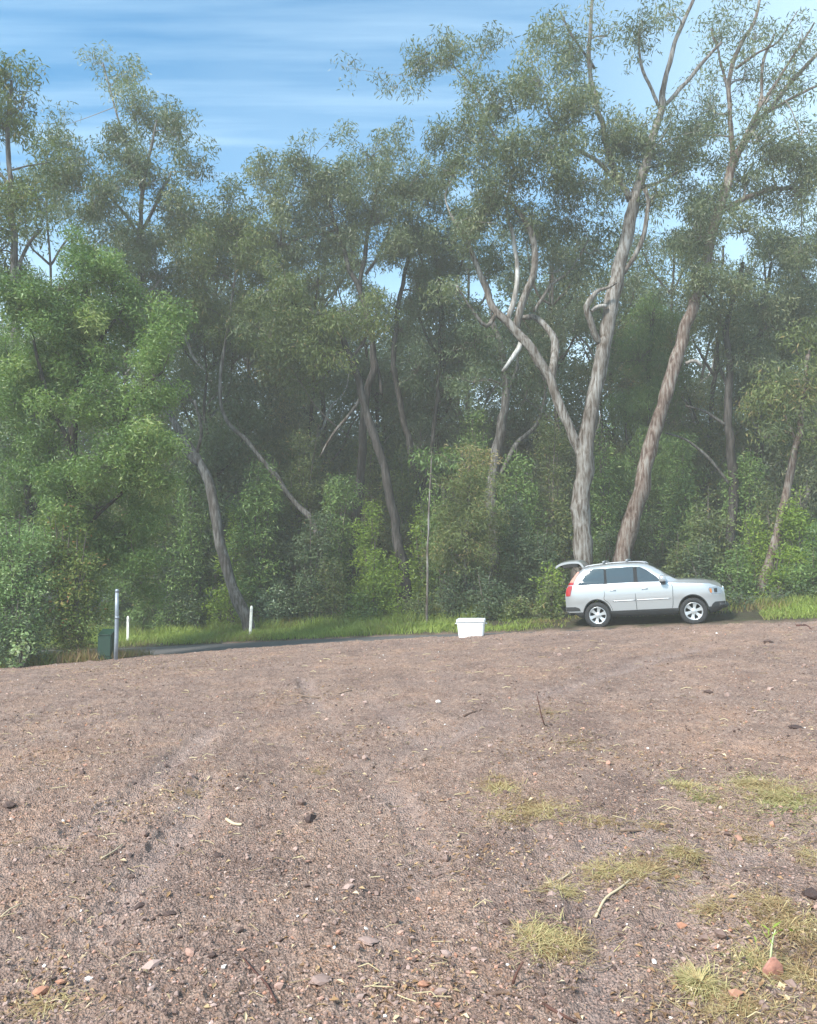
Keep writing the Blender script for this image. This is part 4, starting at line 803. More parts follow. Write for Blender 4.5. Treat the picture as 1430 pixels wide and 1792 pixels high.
# big forked gum behind the car
tree('gum_tree', 'tallest forked gum with thick peeling trunk rising straight behind the rear of the silver car', 'tree', 26,
 [[(1018, 1080, 46), (1020, 980, 40), (1018, 900, 38), (1026, 790, 34), (1040, 690, 31), (1058, 600, 30), (1078, 500, 28), (1098, 410, 26), (1116, 340, 23), (1135, 270, 18), (1155, 200, 15), (1168, 130, 11), (1185, 65, 9), (1212, 5, 7), (1225, -30, 5)],
  [(1020, 800, 22), (990, 730, 20), (968, 675, 20), (940, 625, 21), (905, 580, 19), (868, 545, 16), (843, 490, 12), (822, 430, 10), (790, 380, 7)],
  [(965, 665, 16), (974, 610, 16), (960, 580, 14), (930, 552, 12), (900, 560, 9)],
  [(905, 575, 16), (915, 520, 15), (935, 470, 14), (930, 410, 12), (905, 370, 9), (880, 345, 7), (850, 350, 5)],
  [(890, 560, 11), (903, 500, 11), (902, 430, 9), (888, 370, 7), (895, 300, 5)],
  [(880, 650, 7), (893, 632, 9), (906, 612, 11), (912, 590, 9)],
  [(1054, 606, 12), (1040, 585, 13), (1034, 560, 14), (1029, 538, 13), (1040, 520, 11), (1050, 507, 8), (1066, 502, 6), (1079, 494, 5)],
  [(1035, 545, 9), (1046, 538, 9), (1062, 536, 7)],
  [(1104, 350, 16), (1078, 305, 12), (1062, 250, 11), (1045, 185, 10), (1032, 110, 9), (1034, 40, 8), (1040, -30, 6)],
  [(1158, 190, 9), (1195, 150, 9), (1230, 110, 8), (1262, 75, 6)],
  [(1155, 190, 8), (1140, 155, 7), (1122, 110, 6), (1118, 50, 4)],
  [(1092, 478, 10), (1112, 445, 10), (1128, 405, 9), (1135, 355, 8), (1128, 330, 9)],
  [(1088, 320, 12), (1065, 300, 10), (1045, 280, 8), (1000, 255, 6), (960, 200, 5)],
  [(1120, 330, 10), (1150, 320, 8), (1190, 300, 6)],
  [(935, 545, 8), (965, 500, 7), (1000, 470, 5), (1030, 420, 4)],
  [(870, 545, 10), (850, 570, 9), (825, 540, 6), (800, 500, 4)],
  [(1040, 120, 6), (1000, 60, 5), (980, 20, 4)], [(905, 300, 6), (860, 230, 5), (830, 160, 4), (790, 110, 3)]],
 [(740, 105, 34, 34, .7), (790, 85, 36, 30, .7), (850, 75, 28, 28, .55), (815, 150, 26, 36, .4), (690, 150, 34, 18, .35), (870, 180, 46, 44, .8), (835, 240, 52, 52, 1), (900, 290, 60, 52, 1.1), (965, 250, 56, 56, 1.1),
  (945, 140, 44, 50, .9), (1000, 90, 44, 50, .7), (955, 60, 28, 32, .5), (1010, 185, 52, 52, .8), (1080, 240, 60, 42, 1), (1150, 245, 52, 38, 1.1), (1195, 275, 44, 34, 1), (1060, 310, 54, 44, .8), (865, 345, 54, 44, 1),
  (930, 380, 56, 40, .7), (1000, 360, 54, 50, .9), (795, 300, 38, 40, .9), (775, 240, 24, 40, .6), (825, 400, 46, 40, .8), (1120, 50, 36, 44, .4), (1062, 55, 34, 36, .35), (1180, 20, 26, 34, .35), (1150, 330, 44, 34, .7), (610, 115, 26, 18, .15), (1040, 430, 40, 40, .4), (800, 500, 36, 36, .6), (970, 470, 40, 30, .3)],
 'gum', 'gum', seed=11, stubs={5: 'pale', 6: 'gum', 7: 'pale', 4: 'pale', 16: 'dark', 2: 'gum'}, twig=TWIGP)
tree('gum_tree', 'gum with rusty streaked trunk leaning to the right above the roof of the silver car', 'tree', 27,
 [[(1072, 1060, 46), (1085, 980, 42), (1115, 885, 38), (1140, 780, 34), (1166, 685, 32), (1196, 590, 28), (1225, 500, 25), (1248, 410, 24), (1270, 330, 23), (1288, 275, 20), (1312, 235, 16), (1345, 195, 13), (1380, 150, 11), (1430, 95, 9), (1470, 60, 7)],
  [(1284, 290, 14), (1280, 220, 12), (1276, 150, 11), (1290, 90, 10), (1318, 40, 8), (1335, -20, 6)], [(1318, 232, 11), (1330, 180, 9), (1335, 110, 7), (1355, 60, 5)], [(1345, 195, 9), (1385, 170, 7), (1430, 150, 6)],
  [(1288, 120, 8), (1330, 90, 6), (1365, 70, 4), (1395, 20, 3)], [(1200, 636, 8), (1216, 632, 10), (1228, 641, 7)], [(1295, 260, 9), (1330, 190, 8), (1375, 120, 6), (1425, 40, 5)],
  [(1262, 370, 14), (1310, 345, 13), (1360, 330, 11), (1400, 328, 8)], [(1278, 180, 8), (1262, 110, 6), (1245, 50, 5)]],
 [(1258, 60, 36, 50, .4), (1320, 60, 44, 44, .25), (1245, 180, 44, 50, .5), (1405, 60, 36, 50, .22), (1340, 170, 44, 44, .22), (1400, 230, 40, 36, .35), (1300, 310, 54, 40, .6), (1390, 330, 50, 50, .8), (1240, 340, 46, 44, .8), (1225, 410, 50, 44, 1), (1300, 400, 54, 30, .7), (1400, 430, 40, 50, .7), (1215, 480, 50, 36, 1.0), (1290, 500, 50, 40, .6), (1330, 240, 60, 30, .5), (1360, 270, 60, 40, .7), (1300, 130, 50, 40, .35), (1390, 130, 50, 40, .3), (1420, 300, 40, 50, .8), (1210, 230, 40, 40, .6)],
 'gum', 'red', seed=12, wsc=.72, stubs={5: 'pale'}, twig=TWIGP)
tree('gum_tree', 'dark slender trunk leaning left in the middle of the forest above the bright green shrub', 'tree', 26.5,
 [[(706, 1000, 24), (698, 950, 21), (686, 885, 19), (674, 820, 18), (652, 760, 17), (633, 690, 15), (614, 625, 14), (591, 578, 12), (565, 552, 9), (535, 540, 7), (490, 520, 5)], [(652, 762, 8), (640, 700, 7), (640, 690, 5)], [(638, 688, 7), (615, 722, 7), (590, 748, 6), (572, 775, 5), (560, 800, 3)], [(614, 625, 7), (640, 590, 6), (645, 550, 4)]],
 [(545, 560, 55, 36, 1), (500, 500, 50, 44, .9), (570, 620, 46, 36, .7), (470, 590, 46, 44, .8), (650, 560, 44, 36, .7), (525, 660, 40, 30, .5), (610, 540, 40, 30, .6)], 'olive', 'dark', seed=13, stubs={2: 'gum'})
tree('gum_tree', 'dark trunk behind the bright shrub carrying the rounded crown at the middle of the skyline', 'tree', 30,
 [[(614, 1010, 24), (620, 950, 21), (628, 880, 20), (633, 790, 18), (640, 700, 16), (655, 640, 14), (645, 560, 13), (630, 505, 12), (611, 470, 10), (590, 400, 8), (570, 340, 6)], [(630, 505, 9), (640, 440, 9), (650, 380, 7), (665, 310, 5)], [(640, 480, 7), (670, 430, 6), (690, 370, 4)], [(668, 690, 7), (662, 650, 7), (655, 620, 6)]],
 [(465, 300, 44, 32, .7), (540, 280, 52, 34, .8), (650, 270, 60, 34, .9), (600, 320, 70, 40, 1.1), (700, 320, 44, 40, .8), (510, 350, 60, 40, 1), (660, 380, 70, 46, 1.1), (570, 400, 70, 44, 1), (490, 420, 50, 44, .9), (705, 440, 44, 44, .8), (630, 455, 50, 30, .4), (740, 300, 30, 30, .7)], 'gum', 'dark', seed=14)
tree('gum_tree', 'pale crooked gum trunk leaning left with its foot beside the right guide post', 'tree', 27,
 [[(432, 1088, 26), (410, 1030, 23), (390, 970, 21), (376, 890, 20), (362, 840, 19), (345, 800, 17), (322, 770, 15), (298, 725, 14), (280, 680, 13), (262, 600, 12), (248, 510, 11), (245, 420, 10), (250, 340, 9), (262, 270, 6), (275, 210, 4)], [(350, 815, 11), (330, 800, 9), (312, 780, 7)], [(250, 400, 8), (275, 350, 7), (300, 300, 5)], [(248, 420, 7), (215, 370, 6), (175, 330, 4)], [(250, 335, 6), (225, 270, 5), (205, 200, 4), (180, 110, 3)], [(345, 795, 7), (352, 750, 6), (340, 700, 5)]],
 [(175, 108, 34, 16, .35), (215, 130, 36, 22, .6), (235, 200, 44, 40, .8), (305, 225, 44, 40, .8), (200, 245, 44, 30, .8), (340, 285, 26, 38, .7), (120, 270, 60, 32, .8), (95, 320, 50, 44, .9), (255, 310, 70, 42, .9), (165, 345, 70, 42, .9), (320, 370, 50, 46, .9), (235, 420, 60, 44, .9), (110, 215, 26, 24, .2), (200, 480, 50, 40, .7), (280, 480, 50, 44, .8)], 'gum', 'grey', seed=15, twig=TWIGP)
tree('gum_tree', 'gum with a crown cut off by the left edge at the top of the skyline', 'tree', 23,
 [[(22, 1100, 22), (26, 900, 19), (20, 700, 17), (28, 500, 15), (20, 350, 12), (15, 230, 9), (20, 140, 5)], [(25, 480, 8), (50, 430, 7), (75, 400, 4)], [(22, 330, 7), (-20, 280, 6), (-50, 220, 4)]],
 [(15, 125, 34, 30, .9), (40, 180, 34, 42, 1), (0, 215, 44, 40, 1), (-50, 180, 50, 70, .9), (15, 300, 26, 14, .3), (20, 350, 40, 30, .8), (60, 400, 30, 34, .4), (0, 430, 36, 40, .5), (-40, 380, 40, 60, .8), (50, 330, 44, 34, .6), (80, 280, 30, 26, .5), (30, 460, 44, 34, .6)], 'olive', 'grey', seed=16)
tree('gum_tree', 'thin pale stem slanting down to the right, just left of the middle', 'tree', 28.5,
 [[(560, 960, 12), (545, 912, 12), (520, 885, 11), (490, 845, 11), (460, 805, 10), (425, 765, 9), (398, 735, 8), (385, 690, 7), (395, 600, 6), (410, 500, 5), (415, 420, 4)]], [(400, 400, 52, 40, .9), (430, 460, 56, 50, .9), (370, 470, 50, 50, .9), (400, 340, 40, 26, .6), (340, 520, 50, 50, .8), (420, 560, 60, 50, .8)], 'olive', 'grey', seed=17)
tree('gum_tree', 'two stemmed upright dark tree directly right of the leaning mid forest trunk', 'tree', 32,
 [[(735, 1000, 15), (738, 900, 14), (722, 800, 13), (700, 700, 12), (690, 620, 11), (700, 520, 9), (720, 440, 7)], [(735, 880, 9), (752, 800, 9), (765, 700, 8), (770, 600, 7), (768, 480, 5)]], [(750, 340, 44, 40, .9), (780, 430, 44, 56, .9), (730, 500, 44, 46, .8), (800, 560, 40, 50, .6), (720, 420, 40, 40, .8), (700, 570, 36, 30, .4), (730, 640, 40, 40, .4)], 'dark', 'dark', seed=18)
tree('gum_tree', 'thick purplish brown trunk half hidden by shrubs above and right of the white tub', 'tree', 29,
 [[(868, 1010, 30), (862, 940, 28), (860, 860, 27), (872, 780, 24), (885, 700, 20), (880, 620, 16), (860, 560, 12)], [(876, 830, 13), (905, 775, 11), (940, 740, 9), (955, 690, 7), (945, 640, 5)], [(885, 700, 9), (905, 640, 7), (900, 600, 5)]], [(830, 590, 40, 40, .7), (880, 620, 40, 30, .5), (950, 640, 30, 40, .4), (830, 660, 44, 40, .6), (920, 690, 36, 36, .5), (850, 480, 46, 40, .6)], 'dark', 'grey', seed=19, wsc=.74)
tree('gum_tree', 'wavy dark trunk between the rusty leaning trunk and the right edge', 'tree', 28,
 [[(1268, 1060, 22), (1276, 950, 20), (1284, 850, 19), (1278, 770, 17), (1274, 700, 15), (1280, 640, 14), (1270, 580, 12), (1285, 520, 10), (1300, 460, 8)], [(1270, 745, 7), (1235, 720, 6), (1200, 710, 4)], [(1278, 690, 7), (1258, 640, 6), (1255, 600, 4)], [(1275, 640, 7), (1310, 600, 6), (1350, 570, 5)], [(1278, 850, 6), (1240, 800, 6), (1200, 770, 5), (1165, 758, 3)]],
 [(1330, 530, 52, 44, .8), (1300, 600, 46, 44, .7), (1390, 560, 50, 50, .8), (1260, 560, 40, 30, .5), (1335, 640, 50, 40, .7)], 'gum', 'dark', seed=20, stubs={1: 'grey', 4: 'grey'})
tree('gum_tree', 'slim brown trunk leaning right over the light green shrubs near the right edge', 'tree', 25.5,
 [[(1328, 1050, 22), (1342, 1000, 20), (1356, 950, 18), (1370, 890, 17), (1385, 820, 15), (1400, 760, 13), (1405, 700, 11), (1415, 620, 8)], [(1395, 780, 7), (1370, 720, 6), (1350, 680, 4)]],
 [(1400, 670, 50, 46, .8), (1350, 700, 50, 40, .8), (1425, 760, 40, 46, .7), (1420, 590, 40, 40, .6), (1340, 760, 44, 36, .6)], 'olive', 'red', seed=21)
tree('gum_tree', 'straight dark trunk standing just left of the slim trunk that leans right', 'tree', 31,
 [[(1318, 1030, 20), (1322, 930, 19), (1326, 830, 17), (1330, 740, 15), (1322, 660, 12), (1335, 560, 9), (1350, 460, 6)]], [(1350, 450, 50, 44, .7), (1310, 470, 40, 30, .5), (1400, 490, 40, 40, .7), (1290, 700, 36, 30, .5), (1370, 640, 40, 40, .5)], 'dark', 'dark', seed=22)
tree('she_oak', 'soft mid green feathery tree filling the gap between the two big trunks behind the car', 'tree', 31,
 [[(1135, 1020, 16), (1130, 900, 14), (1140, 780, 12), (1135, 660, 10), (1145, 540, 6)], [(1130, 860, 7), (1100, 780, 6), (1095, 700, 4)]], [(1140, 550, 40, 40, .8), (1120, 620, 44, 44, .9), (1160, 690, 40, 44, .9), (1105, 720, 40, 50, 1), (1140, 790, 46, 50, 1), (1100, 850, 44, 50, .9), (1170, 870, 40, 50, .9), (1120, 930, 50, 44, .9)], 'green', 'dark', seed=23, Ls=.2, W=.028, droop=1.4, tb=-.12)
tree('she_oak', 'yellowish feathery tree left of the purplish brown trunk and above the white tub', 'tree', 26,
 [[(812, 1050, 10), (815, 960, 9), (822, 880, 8), (820, 820, 5)], [(815, 950, 5), (795, 890, 4)]], [(820, 820, 38, 36, .8), (800, 870, 40, 36, .8), (840, 880, 36, 44, .9), (815, 940, 46, 40, .9), (790, 960, 30, 34, .7), (845, 970, 36, 40, .6)], 'olive', 'grey', seed=24, Ls=.16, W=.03, droop=.6, tb=.12, clump=.34)
tree('sapling', 'thin pale stemmed sapling on the grass verge left of the tub', 'tree', 25,
 [[(747, 1070, 5.5), (748, 1010, 5), (749, 960, 4.5), (751, 900, 4), (753, 850, 3.5), (756, 790, 3)]], [(760, 790, 22, 30, .5), (745, 840, 24, 20, .4)], 'green', 'gum', seed=25)
# near left wattle and its neighbours
tree('wattle_tree', 'broad fresh green leafy tree above the steel post on the left', 'tree', 19.2,
 [[(126, 1090, 26), (124, 960, 24), (126, 860, 22), (132, 760, 20), (140, 660, 16), (150, 560, 12), (150, 480, 8)], [(126, 900, 14), (160, 830, 12), (200, 760, 10), (240, 690, 8), (285, 650, 5)], [(130, 800, 11), (95, 720, 9), (70, 640, 7), (50, 560, 4)], [(140, 660, 10), (180, 590, 8), (220, 530, 5)], [(126, 950, 10), (170, 900, 8), (215, 860, 7), (260, 830, 5)], [(126, 980, 9), (190, 950, 7), (230, 930, 5)]],
 [(152, 458, 42, 38, 1), (110, 500, 62, 42, 1), (195, 500, 46, 44, 1), (60, 545, 56, 50, 1), (150, 570, 70, 44, 1), (235, 570, 44, 44, .9), (285, 620, 34, 46, .9), (315, 690, 26, 16, .7), (110, 640, 60, 50, .9), (190, 650, 44, 34, .6), (50, 640, 50, 50, 1), (150, 700, 60, 34, .9), (215, 740, 50, 40, .9), (265, 700, 36, 36, .7), (200, 810, 64, 40, 1), (260, 835, 44, 38, 1), (90, 780, 44, 50, .6), (170, 880, 60, 40, .8), (240, 915, 34, 40, .9), (200, 970, 56, 36, .9), (250, 985, 34, 32, .9), (250, 1025, 24, 22, .9), (165, 1020, 22, 22, .9), (300, 560, 30, 40, .8), (20, 500, 40, 40, .9), (250, 780, 50, 36, .9), (120, 840, 60, 50, .7), (60, 700, 60, 50, .9), (180, 940, 60, 40, .9)],
 'green', 'dark', seed=26, Ls=.12, W=.034, droop=.5, clump=.33, cover=1.7)
tree('wattle_tree', 'darker leafy tree on the left edge with a thin stem behind the bushes', 'tree', 21.5,
 [[(52, 1100, 18), (56, 980, 16), (52, 860, 14), (60, 740, 11), (55, 640, 7)], [(55, 900, 8), (85, 840, 7), (100, 790, 4)], [(52, 850, 8), (15, 790, 7), (-20, 740, 5)]],
 [(20, 620, 44, 50, .9), (-20, 700, 60, 60, .9), (50, 740, 50, 50, .8), (10, 820, 60, 50, .9), (80, 850, 44, 44, .8), (20, 900, 56, 44, .9), (100, 930, 40, 40, .7), (-30, 950, 50, 60, .9)], 'green', 'dark', seed=27, Ls=.12, W=.034, tb=-.25, clump=.33)
# thinner trunks further in
DEAD = [(520, 600), (470, 640), (560, 690), (690, 640), (760, 690), (900, 700), (1010, 700), (1110, 600), (1240, 680), (1330, 700), (1390, 600), (300, 620), (430, 700), (660, 760), (840, 640), (1180, 560), (980, 560)]
for i, (px, pb, pt, lean, w_, Y, lf, bk, lab) in enumerate([
 (100, 1000, 330, -10, 11, 34, 'gum', 'dark', 'narrow gum seen through the gap above the leafy tree on the left'),
 (330, 1020, 400, 30, 13, 35, 'dark', 'dark', 'dark slim trunk behind the fork of the pale leaning gum'),
 (455, 1000, 400, -20, 13, 33, 'gum', 'grey', 'grey slim trunk above the green verge right of the right guide post'),
 (515, 990, 470, 25, 12, 34, 'olive', 'dark', 'slim trunk with branching top left of the middle where the pale stem ends'),
 (560, 980, 420, 5, 14, 38, 'dark', 'dark', 'dark trunk deep in the forest left of the middle dark trunk'),
 (668, 960, 520, -15, 12, 37, 'dark', 'dark', 'thin dark trunk in the deep gap between the two middle trunks'),
 (778, 980, 400, -8, 17, 34, 'dark', 'dark', 'upright dark trunk straight above the left end of the white tub'),
 (800, 960, 450, 12, 13, 36, 'gum', 'grey', 'grey upright trunk just right of the upright dark trunk above the tub'),
 (930, 980, 470, 20, 15, 37, 'dark', 'dark', 'dark trunk seen under the left limb of the tallest forked gum'),
 (985, 960, 430, -12, 12, 35, 'gum', 'red', 'brown slim trunk close behind the left side of the tallest gum'),
 (1060, 960, 480, 10, 10, 38, 'olive', 'dark', 'thin dark trunk just right of the tallest forked gum'),
 (1165, 980, 400, 8, 12, 37, 'gum', 'dark', 'dark upright trunk in the shade right of the feathery green tree'),
 (1225, 1000, 430, 18, 14, 34, 'olive', 'dark', 'dark trunk behind the windscreen of the car right of the rusty trunk'),
 (1368, 1000, 450, -14, 13, 34, 'gum', 'dark', 'dark trunk right of the slim leaning trunk near the right edge'),
 (1412, 1020, 400, 12, 15, 30, 'gum', 'grey', 'grey trunk almost touching the right edge above the grass'),
 (240, 1010, 420, -12, 12, 33, 'olive', 'dark', 'slim dark trunk hidden behind the broad green tree by the post'),
 (398, 1010, 560, -25, 10, 30, 'dark', 'dark', 'short dark leaning trunk right of the pale crooked gum')]):
    r = random.Random(100+i); hgt = pb-pt; pts = []
    for k in range(6): f = k/5; pts.append((px+lean*f*2+r.uniform(-9, 9)*(k > 0), pb-hgt*f, w_*(1-.7*f)))
    lim = [[(pts[k][0], pts[k][1], w_*.5), (pts[k][0]+s*r.uniform(20, 40), pts[k][1]-r.uniform(30, 50), w_*.35), (pts[k][0]+s*r.uniform(40, 70), pts[k][1]-r.uniform(80, 130), w_*.18)] for k, s in ((3, 1), (3, -1), (4, -1), (4, 1), (2, r.choice((-1, 1))))]
    bl = [(l[-1][0]+r.uniform(-8, 8), l[-1][1], r.uniform(34, 50), r.uniform(30, 44), r.uniform(.5, .85)) for l in lim]+[(pts[5][0], pts[5][1]+20, 50, 42, .8), (pts[4][0]+r.uniform(-40, 40), pts[4][1]+30, 46, 40, .6), (pts[2][0]+r.uniform(-50, 50), pts[2][1]+20, 40, 46, .5), (pts[1][0]+r.uniform(-40, 40), pts[1][1], 40, 46, .4)]+[(px+r.uniform(-60, 60), r.uniform(pt+120, 930), r.uniform(34, 50), r.uniform(34, 50), r.uniform(.5, .95)) for _ in range(10)]
    dx_, dy_ = DEAD[i]; f_ = min(4, max(1, int((pb-dy_-60)/hgt*5))); s_ = 1 if i % 2 else -1; q_ = pts[f_]
    lim.append([(q_[0], q_[1], 6), (q_[0]+s_*22, q_[1]-26, 5.5), (q_[0]+s_*38, q_[1]-66, 5), (q_[0]+s_*64, q_[1]-96, 3.5), (q_[0]+s_*72, q_[1]-130, 2)])
    lim.append([(q_[0], q_[1]+60, 5), (q_[0]-s_*30, q_[1]+28, 4.5), (q_[0]-s_*52, q_[1]-20, 3.5), (q_[0]-s_*80, q_[1]-44, 2)])
    tree('gum_tree', lab, 'tree', Y, [pts]+lim, bl, lf, bk, seed=200+i, stubs={6: 'pale', 7: 'gum'}, Ls=.2, W=.05, cover=.8, clump=.5)

# ------------------------------------------------------------------ shrubs
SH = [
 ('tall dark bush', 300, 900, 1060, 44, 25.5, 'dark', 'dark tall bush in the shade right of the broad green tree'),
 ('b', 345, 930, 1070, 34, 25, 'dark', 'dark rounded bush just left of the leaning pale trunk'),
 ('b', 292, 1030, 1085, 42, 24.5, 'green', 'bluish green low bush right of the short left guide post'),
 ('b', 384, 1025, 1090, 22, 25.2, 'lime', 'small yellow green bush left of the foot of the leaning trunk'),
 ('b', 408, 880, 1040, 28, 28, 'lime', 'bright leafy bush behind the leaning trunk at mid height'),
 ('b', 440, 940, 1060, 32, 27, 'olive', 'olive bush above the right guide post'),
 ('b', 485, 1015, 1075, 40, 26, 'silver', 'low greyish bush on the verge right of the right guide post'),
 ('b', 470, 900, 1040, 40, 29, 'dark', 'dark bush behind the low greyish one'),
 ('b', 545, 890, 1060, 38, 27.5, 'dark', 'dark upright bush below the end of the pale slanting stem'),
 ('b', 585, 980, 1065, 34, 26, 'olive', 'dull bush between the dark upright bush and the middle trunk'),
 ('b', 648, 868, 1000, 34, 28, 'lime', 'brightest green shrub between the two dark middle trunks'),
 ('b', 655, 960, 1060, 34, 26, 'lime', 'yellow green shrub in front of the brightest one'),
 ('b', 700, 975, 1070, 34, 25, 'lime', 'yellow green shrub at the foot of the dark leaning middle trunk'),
 ('b', 738, 862, 980, 28, 29, 'lime', 'light green shrub behind the pale stemmed sapling'),
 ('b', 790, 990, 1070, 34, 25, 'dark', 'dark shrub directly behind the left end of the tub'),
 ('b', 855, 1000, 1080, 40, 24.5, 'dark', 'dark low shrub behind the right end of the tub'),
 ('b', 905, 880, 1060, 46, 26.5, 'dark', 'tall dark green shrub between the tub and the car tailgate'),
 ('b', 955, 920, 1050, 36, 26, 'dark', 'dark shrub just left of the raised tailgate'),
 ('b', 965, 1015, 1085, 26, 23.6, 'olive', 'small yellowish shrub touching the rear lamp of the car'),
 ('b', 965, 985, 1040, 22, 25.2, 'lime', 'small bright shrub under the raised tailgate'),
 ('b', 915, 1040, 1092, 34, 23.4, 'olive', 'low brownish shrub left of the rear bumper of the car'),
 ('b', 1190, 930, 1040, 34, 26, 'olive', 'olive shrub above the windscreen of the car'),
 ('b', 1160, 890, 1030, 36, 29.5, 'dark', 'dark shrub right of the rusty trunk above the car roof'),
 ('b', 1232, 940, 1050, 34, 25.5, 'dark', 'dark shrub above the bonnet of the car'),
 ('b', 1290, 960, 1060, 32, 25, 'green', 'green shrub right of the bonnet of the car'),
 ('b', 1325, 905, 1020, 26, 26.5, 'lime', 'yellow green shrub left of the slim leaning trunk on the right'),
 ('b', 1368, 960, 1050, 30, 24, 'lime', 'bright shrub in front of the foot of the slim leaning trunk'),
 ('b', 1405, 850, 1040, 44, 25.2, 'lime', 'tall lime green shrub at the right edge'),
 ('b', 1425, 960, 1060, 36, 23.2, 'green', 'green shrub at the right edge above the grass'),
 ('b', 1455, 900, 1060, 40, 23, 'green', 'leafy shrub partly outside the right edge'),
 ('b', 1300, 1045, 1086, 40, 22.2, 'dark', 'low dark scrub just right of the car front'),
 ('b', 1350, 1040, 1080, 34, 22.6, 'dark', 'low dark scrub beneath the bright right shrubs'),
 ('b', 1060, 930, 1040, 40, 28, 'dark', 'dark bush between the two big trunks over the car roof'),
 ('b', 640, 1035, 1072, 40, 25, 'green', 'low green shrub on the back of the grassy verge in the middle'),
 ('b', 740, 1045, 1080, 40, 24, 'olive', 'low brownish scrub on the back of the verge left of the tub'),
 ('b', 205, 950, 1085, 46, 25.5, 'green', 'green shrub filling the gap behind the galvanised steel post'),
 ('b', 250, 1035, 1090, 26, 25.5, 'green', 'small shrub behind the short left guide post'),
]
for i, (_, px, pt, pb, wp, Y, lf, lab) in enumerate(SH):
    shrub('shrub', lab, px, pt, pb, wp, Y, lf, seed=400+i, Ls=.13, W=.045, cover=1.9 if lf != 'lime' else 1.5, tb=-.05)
MID = [(450, 800, 1040, 46, 28, 'green', 'green sapling thicket crossed by the pale slanting stem'), (520, 740, 1000, 44, 30, 'olive', 'olive understorey tree below the left middle crowns'),
 (590, 820, 1010, 40, 29, 'green', 'green understorey tree left of the brightest shrub'), (700, 780, 980, 34, 31, 'olive', 'olive understorey tree behind the pair of dark middle trunks'),
 (775, 850, 1040, 40, 27.5, 'green', 'green understorey tree behind the pale stemmed sapling'), (905, 780, 1000, 44, 28.5, 'green', 'green understorey tree between the purplish trunk and the tallest gum'),
 (965, 720, 980, 38, 29, 'olive', 'olive understorey tree under the left limb of the tallest gum'), (1055, 740, 980, 30, 29.5, 'green', 'green understorey tree in the fork between the two big trunks'),
 (1205, 760, 1000, 44, 29, 'green', 'green understorey tree right of the rusty leaning trunk'), (1245, 850, 1030, 36, 27, 'olive', 'olive understorey tree left of the wavy dark trunk'),
 (1310, 780, 1000, 40, 28.5, 'green', 'green understorey tree right of the wavy dark trunk'), (1365, 840, 1010, 36, 27.5, 'olive', 'olive understorey tree behind the slim leaning brown trunk'),
 (340, 780, 1040, 46, 28.5, 'green', 'green understorey tree behind the leaning pale gum'), (270, 830, 1060, 44, 27, 'olive', 'shaded understorey tree just right of the broad green tree'),
 (640, 700, 900, 36, 33, 'olive', 'olive understorey tree high between the middle trunks'), (830, 720, 900, 36, 32, 'green', 'green understorey tree high behind the purplish trunk')]
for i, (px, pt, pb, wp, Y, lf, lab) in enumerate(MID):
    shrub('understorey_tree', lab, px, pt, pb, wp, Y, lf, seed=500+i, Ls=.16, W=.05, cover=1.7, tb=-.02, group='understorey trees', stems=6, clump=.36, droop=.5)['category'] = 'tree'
shrub('leafy_bush', 'pale green bush at the left edge above the corner of the lot', 25, 900, 1150, 80, 17.8, 'pale', 450, .09, .032, 1.8, .2, 'bushes at the left corner of the lot', stems=9, clump=.25)
shrub('leafy_bush', 'large leafy bush with yellow and reddish tips left of the steel post', 118, 885, 1130, 66, 18.4, 'tips', 451, .09, .032, 1.8, .2, 'bushes at the left corner of the lot', stems=10, clump=.25)
shrub('leafy_bush', 'low dark bush filling the corner under the pale green one', 25, 1050, 1165, 66, 17.3, 'dark', 452, .09, .03, 1.8, .2, 'bushes at the left corner of the lot', stems=8, clump=.22)
shrub('leafy_bush', 'brownish thin bush just left of the green pillar', 132, 1050, 1140, 34, 18.3, 'olive', 453, .08, .025, 1.0, .2, 'bushes at the left corner of the lot', stems=8, clump=.2, tb=.2)
shrub('leafy_bush', 'small plant with pale round leaves at the bottom of the left bushes', 38, 1108, 1165, 26, 16.8, 'pale', 454, .10, .06, 1.2, .2, 'bushes at the left corner of the lot', tb=.3, clump=.15)
shrub('leafy_bush', 'tall leafy bush at the far left outside the frame edge', -60, 850, 1160, 80, 18, 'green', 455, .09, .032, 1.5, .2, 'bushes at the left corner of the lot', stems=9)

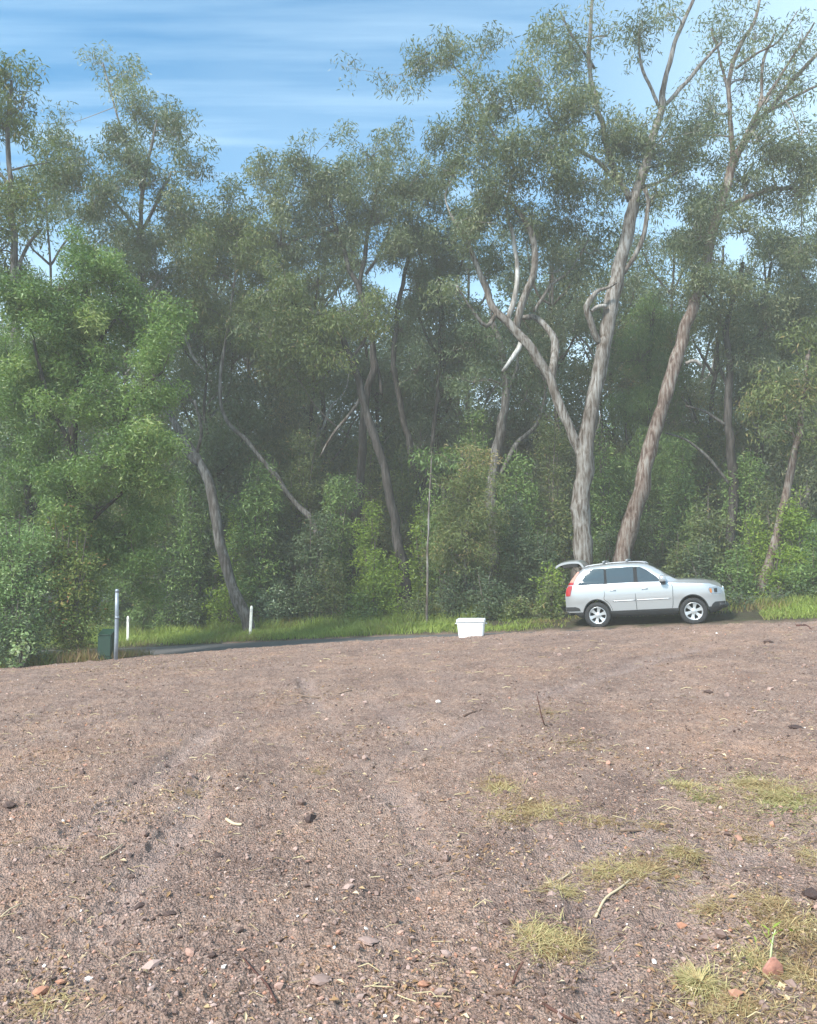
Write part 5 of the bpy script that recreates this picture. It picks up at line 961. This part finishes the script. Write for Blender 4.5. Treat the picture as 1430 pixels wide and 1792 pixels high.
# ------------------------------------------------------------------ distant forest read as one mass
def far_forest():
    rng = np.random.RandomState(9); a = Acc(); cl = []
    for i in range(2800):
        Y = rng.uniform(40, 62); px = rng.uniform(-260, 1700); base = 535+60*math.sin(px*.011)+40*math.sin(px*.031+1)
        py = rng.uniform(base, 1010); p = P(px, py, Y)
        if not in_hole(p): cl.append(p)
    for i in range(2300):
        Y = rng.uniform(38, 60); px = rng.uniform(-260, 1700); py = rng.uniform(780, 1015); cl.append(P(px, py, Y))
    leaves(a, rng, cl, 1.25, 900000, .28, .11, .5, -.1)
    for i in range(60):
        Y = rng.uniform(38, 56); px = rng.uniform(-200, 1650); X = P(px, 1000, Y)[0]; ht = rng.uniform(9, 15); g = float(ground_z(X, Y, False))
        r = resample([[X, Y, g, .17], [X+rng.normal()*.5, Y, g+ht*.5, .12], [X+rng.normal()*1.2, Y, g+ht, .05]], .8); tube(a, r[:, :3], r[:, 3], 6, 1)
    tag(a.build('far_forest', [LEAF['dark'], BARK['dark']]), 'distant leafy mass closing off the forest', 'forest', kind='stuff')
    a = Acc(); cl = []
    for i in range(700):
        t = rng.uniform(-26, 16); v = rng.uniform(3.2, 16); X, Y = xy(t, v); cl.append([X, Y, float(ground_z(X, Y, False))+rng.uniform(.05, .45)])
    leaves(a, rng, cl, .5, 42000, .16, .05, .0, -.05); tag(a.build('undergrowth', [LEAF['dark']]), 'low dark undergrowth covering the forest floor', 'undergrowth', kind='stuff')
far_forest()

# ------------------------------------------------------------------ haze
def haze():
    a = Acc(); x0, x1, y0, y1, z0, z1 = -60, 60, -35, 75, -6, 34
    V = [(x, y, z) for z in (z0, z1) for x, y in ((x0, y0), (x1, y0), (x1, y1), (x0, y1))]
    a.add(V, [(3, 2, 1, 0), (4, 5, 6, 7), (0, 1, 5, 4), (1, 2, 6, 5), (2, 3, 7, 6), (3, 0, 4, 7)], None, 0, .5, False)
    m, t, b = mat('haze_air'); t.nodes.remove(b); pv = N(t, 'ShaderNodeVolumePrincipled'); pv.inputs['Density'].default_value = .0031; pv.inputs['Color'].default_value = (1, .95, .86, 1)
    t.links.new(pv.outputs[0], t.nodes['Material Output'].inputs['Volume']); tag(a.build('haze', m), kind='stuff')
haze()
